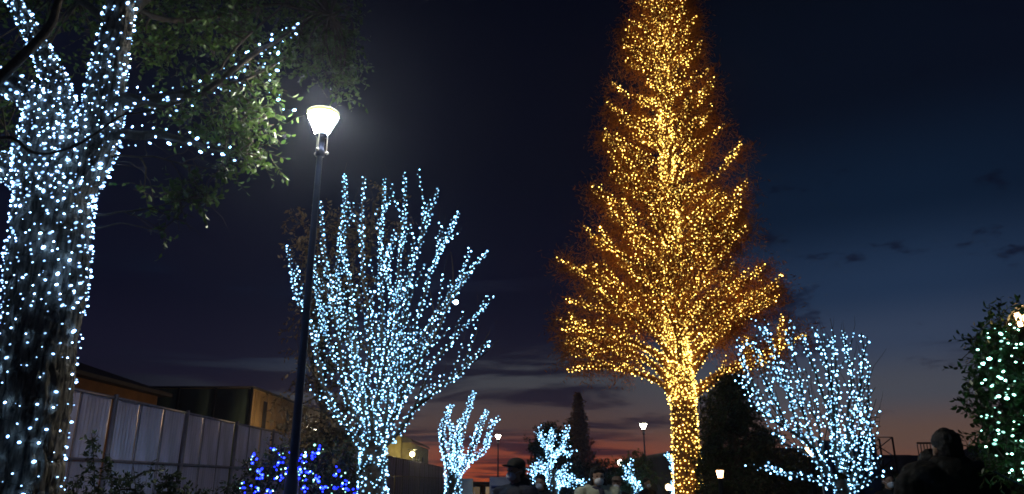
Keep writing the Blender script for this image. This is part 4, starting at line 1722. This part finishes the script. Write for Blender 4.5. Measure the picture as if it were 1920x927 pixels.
for i in range(260):
    y_ = random.uniform(600, 1000)
    x_ = random.uniform(np.interp(y_, edge_y, edge_x) + 4, 2080)
    if y_ > 880 and x_ < 1895 + (y_ - 900) * 1.2:
        continue
    pp.append(W(x_, y_, HY - .12 + random.uniform(-.03, .10)))
pp = np.array(pp)
pp = pp[np.argsort(np.floor(pp[:, 2] / .12) * 10 + pp[:, 0])]
nn = np.tile(np.array([[-.2, -1.0, 0.1]]), (len(pp), 1))
light_string('icy white lights strung over the tall leafy shrub at the right edge', (hb[0], hb[1], .3), [(pp, nn)], 'ice', 0.0050,
             loc_singles=300, cable_r=.0015, long=1.5, big=.08, sdir=(.8, 0, -.1), cabled=False)
t = thing('support_cable', 'thin dark cable slanting out at the bottom right corner below the leafy shrub', 'cable', W(1870, 885, HY) * (1, 1, 0))
mb = MB()
mb.tube(smooth([W(1865, 885, HY - .1), W(1895, 900, HY - .12), W(1950, 928, HY - .15), W(2050, 985, HY - .2)], .05), .004, 6)
mb.build('strand', M['pole'], t)

# blue-lit shrub under the near lamp
BSY = 8.0
cl = []
for c_ in ((640, 840), (540, 835), (470, 870), (440, 905), (600, 845), (500, 890), (560, 890), (620, 890), (650, 910), (520, 850), (480, 915), (590, 920), (660, 880)):
    for _ in range(4):
        cl.append((W(c_[0] + random.gauss(0, 11), c_[1] + random.gauss(0, 9) + 10, BSY + random.uniform(-.2, .5)), (.13, .13, .11), 7))
for _ in range(20):
    cl.append((W(random.uniform(440, 660), random.uniform(930, 1080), BSY + random.uniform(-.2, .5)), (.2, .2, .2), 7))
bb = W(550, 927, BSY)
bs, _, _ = leafy('lit_shrub', 'dark shrub with deep blue and white lights at the foot of the near lamp', 'shrub', bb, cl, M['leaf_dark'], .05,
                 nl=8, tmpl=LEAF2, twig_len=(.12, .28), twig_r=.003,
                 trunk=[([np.array([bb[0] + o, bb[1] + .1, 0]), W(550 + e * .6, 960, BSY + .1), W(550 + e, 870, BSY + .1)], .02) for o, e in ((-.1, -90), (0, -20), (.05, 50), (.1, 90))])


def sprinkle(n, x0, x1, y0, y1, Y, clumpn):
    pts = []
    for _ in range(clumpn):
        cx_, cy_ = random.uniform(x0, x1), random.uniform(y0, y1)
        for _ in range(n // clumpn):
            pts.append(W(cx_ + random.gauss(0, 12), cy_ + random.gauss(0, 14), Y + random.uniform(-.15, .25)))
    pts = np.array(pts)
    return pts, np.tile(np.array([[0, -1.0, .2]]), (len(pts), 1))


hot = [(512, 843), (528, 853), (475, 860), (522, 876), (485, 880), (488, 895), (482, 915), (526, 897), (595, 842), (583, 852), (573, 862), (565, 880),
       (572, 884), (566, 895), (630, 884), (644, 902), (648, 908), (568, 915), (610, 915), (630, 918), (595, 895), (540, 880), (505, 925), (455, 915), (553, 868), (660, 925)]
pb = np.array([W(x_ + random.gauss(0, 5), y_ + random.gauss(0, 5), BSY - .3) for x_, y_ in hot for _ in range(5)])
light_string('deep blue lights sprinkled through the shrub at the near lamp post', (bb[0] - .2, bb[1], .3), [(pb, np.tile([[0, -1.0, 0]], (len(pb), 1)))], 'blue', .0095,
             loc_singles=130, cabled=False, big=.1)
pw = np.array([W(x_ + random.gauss(0, 7), y_ + random.gauss(0, 7), BSY - .33) for x_, y_ in hot for _ in range(2)])
light_string('sparse white lights among the deep blue ones at the near lamp post', (bb[0] + .2, bb[1], .3),
             [(pw, np.tile([[0, -1.0, 0]], (len(pw), 1)))], 'ice', .0075, loc_singles=60, cabled=False)

# dark shoots in front of the fence
for k, (x_, top, w, lab) in enumerate(((172, 812, 12, 'thin upright shoot with small leaves left of the fence post near the big trunk'),
                                       (205, 850, 14, 'short leafy shoot second from the big trunk in front of the fence'),
                                       (250, 875, 34, 'bushy dark plant in front of the fence beside the big trunk'),
                                       (310, 885, 26, 'rounded dark plant in front of the middle fence bays'),
                                       (375, 918, 22, 'lowest dark plant in front of the fence left of the blue-lit shrub'),
                                       (140, 900, 20, 'dark plant at the very foot of the big lit trunk'))):
    Y = 6.8 + .3 * (k % 3)
    cl = []
    yy = top + 8
    while yy < 1050:
        cl.append((W(x_ + random.gauss(0, w * .5), yy, Y + random.uniform(-.1, .1)), (w * PX(Y) * .7, .08, .05), 4 if w < 20 else 8))
        if w > 20:
            cl.append((W(x_ + random.gauss(0, w * .8), yy + 10, Y + random.uniform(-.15, .2)), (w * PX(Y) * .7, .1, .06), 7))
        yy += 13
    b = W(x_, 927, Y)
    leafy('young_plant', lab, 'plant', b, cl, M['leaf_dark'], .045, nl=6, tmpl=LEAF, twig_len=(.06, .14), twig_r=.0025,
          trunk=[([np.array([b[0], Y, 0]), W(x_ + 2, 960, Y), W(x_, top, Y)], .008)])

# big dark evergreen right of the gold trunk
EYD = 15.0
cl = []
ys = [700, 725, 760, 800, 850, 900, 960, 1040]
xl = [1352, 1335, 1322, 1318, 1312, 1310, 1308, 1306]
xr = [1385, 1402, 1415, 1432, 1445, 1445, 1440, 1430]
for _ in range(210):
    y_ = random.uniform(712, 1030)
    x_ = random.uniform(np.interp(y_, ys, xl) + 8, np.interp(y_, ys, xr) - 10)
    cl.append((W(x_, y_, EYD + random.uniform(-.5, .9)), (.2, .2, .2), 12))
for _ in range(12):
    cl.append((W(random.uniform(1430, 1462), random.uniform(800, 840), EYD), (.12, .12, .12), 4))
eb = W(1375, 927, EYD)
leafy('evergreen_tree', 'dense almost black evergreen tree between the gold trunk and the right blue-lit tree', 'tree', eb, cl, M['leaf_dark'], .085,
      trunk=[([np.array([eb[0], EYD, 0]), W(1378, 850, EYD), W(1368, 730, EYD)], .16)], twig_len=(.2, .4), twig_r=.005)

# round dark tree behind the small blue-lit tree, and far trees
cl = []
for _ in range(70):
    a = random.uniform(0, 6.28)
    q = math.sqrt(random.random())
    cl.append((W(1031 + 28 * q * math.cos(a), 838 + 34 * q * math.sin(a), 27 + random.uniform(-.6, .6)), (.3, .3, .3), 9))
for _ in range(40):
    cl.append((W(1031 + random.uniform(-36, 40), random.uniform(860, 960), 27 + random.uniform(-.6, .6)), (.35, .35, .3), 9))
rb = W(1031, 927, 27)
leafy('round_tree', 'round dark evergreen tree behind the irregular blue-lit tree', 'tree', rb, cl, M['leaf_dark'], .14,
      trunk=[([np.array([rb[0], 27, 0]), W(1031, 880, 27), W(1031, 815, 27)], .15)], twig_len=(.3, .5), twig_r=.008)


def conifer(label, px, pt, Y, wpx, n=170):
    top = W(px, pt, Y)
    t = thing('conifer', label, 'tree', (top[0], Y, 0))
    mb = MB()
    H = top[2]
    mb.tube([(top[0], Y, 0), (top[0], Y, H * .5), (top[0], Y, H)], [.28, .16, .02], 8)
    mb.build('trunk', M['bark_dark'], t, smooth=True)
    bm_ = MB()
    P, D = [], []
    for k in range(n):
        f = (k + RNG.random()) / n
        z = H * (.12 + .86 * f)
        L = wpx * PX(Y) * (1 - f) ** .9 + .05
        a = RNG.uniform(0, 6.28)
        d = np.array([math.cos(a), math.sin(a), .9])
        g = grow((top[0], Y, z), d, L * 1.1 * RNG.uniform(.7, 1.15), .2, .15)
        bm_.tube(g, np.linspace(.03, .01, len(g)), 4)
        for q in g[1:]:
            for _ in range(9):
                P.append(q + RNG.normal(size=3) * .09)
                D.append(rvec() + np.array([0, 0, .2]))
    bm_.build('limbs', M['bark_dark'], t)['kind'] = 'stuff'
    mb = MB()
    P, D = np.array(P), np.array(D)
    scatter(mb, LEAF2, P, frames(D), RNG.uniform(.14, .3, len(P)))
    mb.build('foliage', M['leaf_brown'], t)['kind'] = 'stuff'


conifer('dark pointed conifer on the skyline right of the round tree', 1083, 738, 62, 42, 260)
# dark foliage masses behind the people
def mass(label, name, pxs, Y, rr, ls, seed_n=10, m='leaf_dark'):
    x0, x1, y0, y1, n = pxs
    cl = []
    for _ in range(n):
        x_ = random.uniform(x0, x1)
        top = y0 + 8 * math.sin(x_ * .11) + 5 * math.sin(x_ * .31 + 2)
        cl.append((W(x_, random.uniform(top, y1), Y + random.uniform(-1, 1)), (rr, rr, rr), seed_n))
    b = W((x0 + x1) / 2, 927, Y)
    return leafy(name, label, 'hedge' if name == 'hedge' else 'tree', b, cl, M[m], ls, nl=8, twig_len=(.25, .5), twig_r=.006,
                 trunk=[([np.array([W(x_, 900, Y)[0], Y, 0]), W(x_, y0 + 20, Y)], .06) for x_ in np.linspace(x0 + 8, x1 - 8, 3)])


mass('low dark hedge behind the woman in the pale coat', 'hedge', (1075, 1255, 880, 930, 70), 42, .5, .22)
mass('dark hedge at the foot of the evergreen right of the gold trunk', 'hedge', (1318, 1440, 895, 960, 60), 14, .2, .09)
mass('dark hedge below the right blue-lit tree', 'hedge', (1440, 1640, 862, 960, 110), 16, .25, .1)
mass('dark hedge in front of the skyline house left of the silhouetted visitor', 'hedge', (1640, 1740, 905, 960, 40), 14, .2, .09)
mass('dark hedge between the silhouetted visitor and the leafy shrub', 'hedge', (1800, 1990, 862, 1000, 70), 9, .17, .07)

# lit shop strip with glowing signs far behind, left of the gold trunk
t = thing('shop_front', 'distant shop front with two short glowing white signs left of the gold trunk', 'shop', (8.2, 55, 0))
a, b = W(1205, 895, 50), W(1262, 895, 50)
mb = MB()
mb.box(((a[0] + b[0]) / 2, 51.5, 1.1), (b[0] - a[0], 3, 2.2))
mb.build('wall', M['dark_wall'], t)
for px, w in ((1221, .26), (1240, .14)):
    c = W(px, 905, 49.9)
    mb = MB()
    mb.box((c[0], 49.93, c[2]), (w * .55, .08, .38))
    if w > .2:
        mb.box((c[0] - .03, 49.93, c[2] + .15), (w * 1.25, .085, .09))
    mb.build('sign', glow('shop_sign', (1.0, .83, .5), 1.2), t)


# ------------------------------------------------------------------ people
def rotz(v, a):
    v = np.asarray(v, float)
    c, s = math.cos(a), math.sin(a)
    return np.stack([v[..., 0] * c - v[..., 1] * s, v[..., 0] * s + v[..., 1] * c, v[..., 2]], -1)


def person(label, x, y, face, H=1.7, jacket='jacket_navy', cap=None, hair='short', mask=True, scarf=False, hood=False, vox=.011, head_turn=0.0, wide=1.0,
           arms='down', lift=0.0):
    """face: heading angle, 0 = looking towards the camera (-Y), positive turns to the photo's left"""
    s = H / 1.72
    t = thing('person', label, 'person', (x, y, 0))
    A = -face

    def P(v):
        return rotz(np.array(v, float) * s, A) + np.array([x, y, 0])

    def HP(v, c=(0, -.005, 1.50)):
        # head-local point turned about the neck
        w = rotz(np.array(v, float) - np.array(c), -head_turn) + np.array(c)
        return P(w)

    def rough(o, st_, size):
        tx = bpy.data.textures.get('cloth_%g' % size) or bpy.data.textures.new('cloth_%g' % size, 'CLOUDS')
        tx.noise_scale = size
        q = o.modifiers.new('relief', 'DISPLACE')
        q.texture = tx
        q.strength = st_
        q.mid_level = .5
        return o

    def fin(o, v, sm=4):
        r = o.modifiers.new('remesh', 'REMESH')
        r.mode = 'VOXEL'
        r.voxel_size = v
        r.use_smooth_shade = True
        q = o.modifiers.new('smooth', 'SMOOTH')
        q.factor = .5
        q.iterations = sm
        return o
    Rr = np.array(Matrix.Rotation(A - head_turn, 3, 'Z'))
    Rb = np.array(Matrix.Rotation(A, 3, 'Z'))
    b = MB()
    # head: skull, face, jaw, nose, brow, ears
    b.ell(HP((0, .012, 1.625)), (.076 * s, .094 * s, .092 * s), 20, 14, Rr)
    b.ell(HP((0, -.028, 1.575)), (.062 * s, .068 * s, .085 * s), 18, 12, Rr)
    b.ell(HP((0, -.062, 1.520)), (.032 * s, .028 * s, .026 * s), 12, 8, Rr)
    b.ell(HP((0, -.100, 1.588)), (.013 * s, .020 * s, .026 * s), 10, 8, Rr)
    b.ell(HP((0, -.078, 1.632)), (.055 * s, .018 * s, .012 * s), 12, 8, Rr)
    b.ell(HP((0, -.085, 1.552)), (.024 * s, .013 * s, .010 * s), 10, 6, Rr)
    for e in (-1, 1):
        b.ell(HP((e * .078, .012, 1.592)), (.010 * s, .018 * s, .030 * s), 8, 8, Rr)
    b.cap(P((0, .012, 1.36)), HP((0, .008, 1.53)), .058 * s, .054 * s)
    # trunk
    b.ell(P((0, 0, 1.25)), (.165 * s, .105 * s, .19 * s), 18, 12, Rb)
    b.ell(P((0, 0, 1.02)), (.145 * s, .10 * s, .20 * s), 18, 12, Rb)
    b.ell(P((0, .005, .90)), (.165 * s, .115 * s, .13 * s), 18, 12, Rb)
    J = {}
    for e in (-1, 1):
        sh, el, wr = (e * .185, 0, 1.385), (e * .235, .03, 1.09), (e * .235, -.06, .86)
        if arms == 'phone':
            el, wr = (e * .25, -.10, 1.15), (e * .10, -.34, 1.33)
        J[e] = (sh, el, wr)
        b.cap(P(sh), P(el), .052 * s, .040 * s)
        b.cap(P(el), P(wr), .040 * s, .026 * s)
        hd = unit(np.array(wr) - np.array(el))
        pc = np.array(wr) + hd * .05
        b.cap(P(wr), P(pc + hd * .03), .026 * s, .030 * s)
        lat = unit(np.cross(hd, (e, 0, 0)))
        for q, (o, L) in enumerate(((-.027, .062), (-.009, .074), (.009, .070), (.026, .055))):
            f0 = pc + hd * .035 + lat * o
            f1 = f0 + hd * L * .5 + np.array([-e * .006, 0, 0])
            f2 = f1 + hd * L * .45 + np.array([-e * .018, 0, 0])
            b.cap(P(f0), P(f1), .0105 * s, .0098 * s)
            b.cap(P(f1), P(f2), .0098 * s, .0085 * s)
        th0 = pc + lat * -.03
        b.cap(P(th0), P(th0 + hd * .035 + lat * -.03), .012 * s, .0098 * s)
        st_ = .10 * e
        hip, kn, an = (e * .088, 0, .88), (e * .095, -.02 + st_ * .3, .48), (e * .10, st_, .08)
        b.cap(P(hip), P(kn), .085 * s, .056 * s)
        b.cap(P(kn), P(an), .056 * s, .036 * s)
        b.cap(P((an[0], an[1] + .03, .045)), P((an[0] + e * .02, an[1] - .15, .035)), .04 * s, .034 * s)
    fin(b.build('body', M['skin'], t), vox)
    # jacket
    j = MB()
    w = wide
    j.ell(P((0, 0, 1.27)), (.195 * s * w, .135 * s * w, .20 * s), 20, 14, Rb)
    j.ell(P((0, 0, 1.05)), (.185 * s * w, .135 * s * w, .24 * s), 20, 14, Rb)
    j.ell(P((0, 0, .86)), (.20 * s * w, .145 * s * w, .14 * s), 20, 14, Rb)
    j.cap(P((-.13 * w, 0.005, 1.41 + lift)), P((.13 * w, 0.005, 1.41 + lift)), .062 * s, .062 * s)
    j.cap(P((0, .03, 1.40)), P((0, .025, 1.455)), .082 * s, .076 * s)      # collar
    for e in (-1, 1):
        sh, el, wr = J[e]
        sh = (e * .185 * w, .0, 1.375 + lift)
        j.cap(P(sh), P(el), .074 * s * w, .062 * s * w)
        j.cap(P(el), P(wr), .060 * s * w, .045 * s)
    if lift:
        j.ell(P((0, .01, 1.34 + lift)), (.20 * s * w, .115 * s, .13 * s), 18, 12, Rb)
    if arms == 'phone':
        for e in (-1, 1):
            j.ell(P((e * .17, .01, 1.43)), (.15 * s, .13 * s, .10 * s), 16, 10, Rb)
        j.ell(P((0, .03, 1.48)), (.14 * s, .12 * s, .10 * s), 16, 10, Rb)
    if hood:
        j.ell(P((0, .09, 1.46)), (.12 * s, .08 * s, .09 * s), 16, 10, Rb)
    rough(fin(j.build('jacket', M[jacket], t), vox, 5), .035, .09)
    q = MB()
    for e in (-1, 1):
        st_ = .10 * e
        q.cap(P((e * .088, 0, .88)), P((e * .095, -.02 + st_ * .3, .48)), .10 * s, .075 * s)
        q.cap(P((e * .095, -.02 + st_ * .3, .48)), P((e * .10, st_, .13)), .073 * s, .062 * s)
    q.ell(P((0, 0, .88)), (.175 * s, .125 * s, .11 * s), 16, 10, Rb)
    fin(q.build('trousers', M['trousers'], t), vox * 1.3)
    for e in (-1, 1):
        st_ = .10 * e
        q = MB()
        q.cap(P((e * .10, st_ + .04, .055)), P((e * .12, st_ - .14, .04)), .05 * s, .042 * s)
        q.cap(P((e * .10, st_ + .02, .06)), P((e * .10, st_ + .01, .13)), .048 * s, .045 * s)
        fin(q.build('shoe', M['jacket_black'], t), vox)
    # eyes
    for e in (-1, 1):
        q = MB()
        q.ell(HP((e * .030, -.086, 1.607)), (.012 * s, .007 * s, .006 * s), 10, 6, Rr)
        q.build('eye', M['eye'], t, smooth=True)
    if mask:
        q = MB()
        q.ell(HP((0, -.058, 1.552)), (.058 * s, .060 * s, .050 * s), 20, 14, Rr)
        q.ell(HP((0, -.100, 1.575)), (.020 * s, .024 * s, .026 * s), 12, 8, Rr)
        mo = fin(q.build('mask', M['mask'], t), vox * .8, 3)
        for e in (-1, 1):
            q = MB()
            q.tube(np.array([HP((e * .052, -.06, 1.575)), HP((e * .076, -.02, 1.598)), HP((e * .084, .015, 1.60))]), .0025 * s, 5)
            q.build('ear_loop', M['mask'], mo)
    if hair:
        q = MB()
        q.ell(HP((0, .026, 1.648)), (.084 * s, .098 * s, .088 * s), 20, 14, Rr)
        q.ell(HP((0, .058, 1.59)), (.078 * s, .062 * s, .085 * s), 18, 12, Rr)
        if hair == 'long':
            for e in (-1, 1):
                q.cap(HP((e * .072, .0, 1.64)), HP((e * .085, -.005, 1.47)), .026 * s, .024 * s)
            q.cap(HP((0, .075, 1.60)), HP((0, .08, 1.42)), .075 * s, .055 * s)
            q.cap(HP((-.05, -.065, 1.668)), HP((.05, -.065, 1.668)), .022 * s, .022 * s)
        rough(fin(q.build('hair', M['hair'], t), vox * .9, 2), .022, .03)
    if cap:
        q = MB()
        q.ell(HP((0, .018, 1.672)), (.094 * s, .110 * s, .070 * s), 20, 14, Rr)
        q.ell(HP((0, .018, 1.655)), (.095 * s, .111 * s, .032 * s), 20, 10, Rr)
        q.ell(HP((0, -.115, 1.655)), (.070 * s, .075 * s, .010 * s), 18, 8, Rr @ np.array(Matrix.Rotation(R(-8), 3, 'X')))
        fin(q.build('cap', M[cap], t), vox * .8, 2)
    if scarf:
        q = MB()
        a = np.linspace(0, 2 * PI, 20)
        ring = np.array([P((.075 * math.cos(u), .012 + .075 * math.sin(u), 1.455 + .012 * math.sin(u * 2))) for u in a])
        q.tube(ring, .036 * s, 10)
        q.cap(P((.02, -.09, 1.43)), P((.05, -.14, 1.22)), .035 * s, .03 * s)
        fin(q.build('scarf', M['scarf'], t), vox, 2)
    return t


x_ = W(966, 903, 8.3)[0]
person('man in black cap and white mask wearing a dark navy jacket, turned to the left', x_, 8.3, R(38), 1.73, 'jacket_navy', cap='jacket_black', hair='short', wide=1.12, head_turn=R(5), hood=True)
x_ = W(1013, 903, 11.5)[0]
person('masked person in dark clothes just right of the capped man, partly hidden', x_, 11.5, R(20), 1.60, 'jacket_black', hair='short')
x_ = W(1121, 903, 9.0)[0]
person('woman with long dark hair, white mask, scarf and pale coat', x_, 9.0, R(-8), 1.67, 'coat_pale', hair='long', scarf=True, wide=1.1, lift=.045, hood=True)
x_ = W(1156, 903, 13.0)[0]
person('masked person in beige knit hat behind the right shoulder of the woman', x_, 13.0, R(15), 1.58, 'jacket_black', cap='beige_knit', hair=None)
x_ = W(1213, 903, 17)[0]
person('distant visitor in dark clothes beside the little green tree', x_, 17, R(-30), 1.58, 'jacket_navy', hair='short', vox=.016)
x_ = W(1783, 903, 5.3)[0]
person('large silhouetted visitor seen from behind at the right', x_, 5.3, R(180), 1.84, 'jacket_black', cap=None, hair='short', mask=False, wide=1.4, arms='phone', hood=True)
x_ = W(1666, 903, 11)[0]
person('masked visitor in the dark between the right blue-lit tree and the silhouetted visitor', x_, 11.0, R(0), 1.62, 'jacket_black', hair='short')
x_ = W(1722, 903, 6.2)[0]
person('dark visitor half hidden at the left shoulder of the silhouetted visitor', x_, 6.0, R(170), 1.73, 'jacket_black', hair='short', mask=False, wide=1.15)

# ------------------------------------------------------------------ thin scattering volume added for the glow round the lamps
mb = MB()
mb.box((0, 48, 8.3), (130, 150, 18.8))
hz_m = bpy.data.materials.new('glow_haze')
hz_m.use_nodes = True
hz_m.node_tree.nodes.clear()
pv = hz_m.node_tree.nodes.new('ShaderNodeVolumePrincipled')
pv.inputs['Color'].default_value = (0.62, 0.70, 1.0, 1)
pv.inputs['Density'].default_value = 0.0016
pv.inputs['Anisotropy'].default_value = 0.87
ho = hz_m.node_tree.nodes.new('ShaderNodeOutputMaterial')
hz_m.node_tree.links.new(pv.outputs[0], ho.inputs['Volume'])
hzo = mb.build('glow_haze', hz_m)
hzo['kind'] = 'stuff'
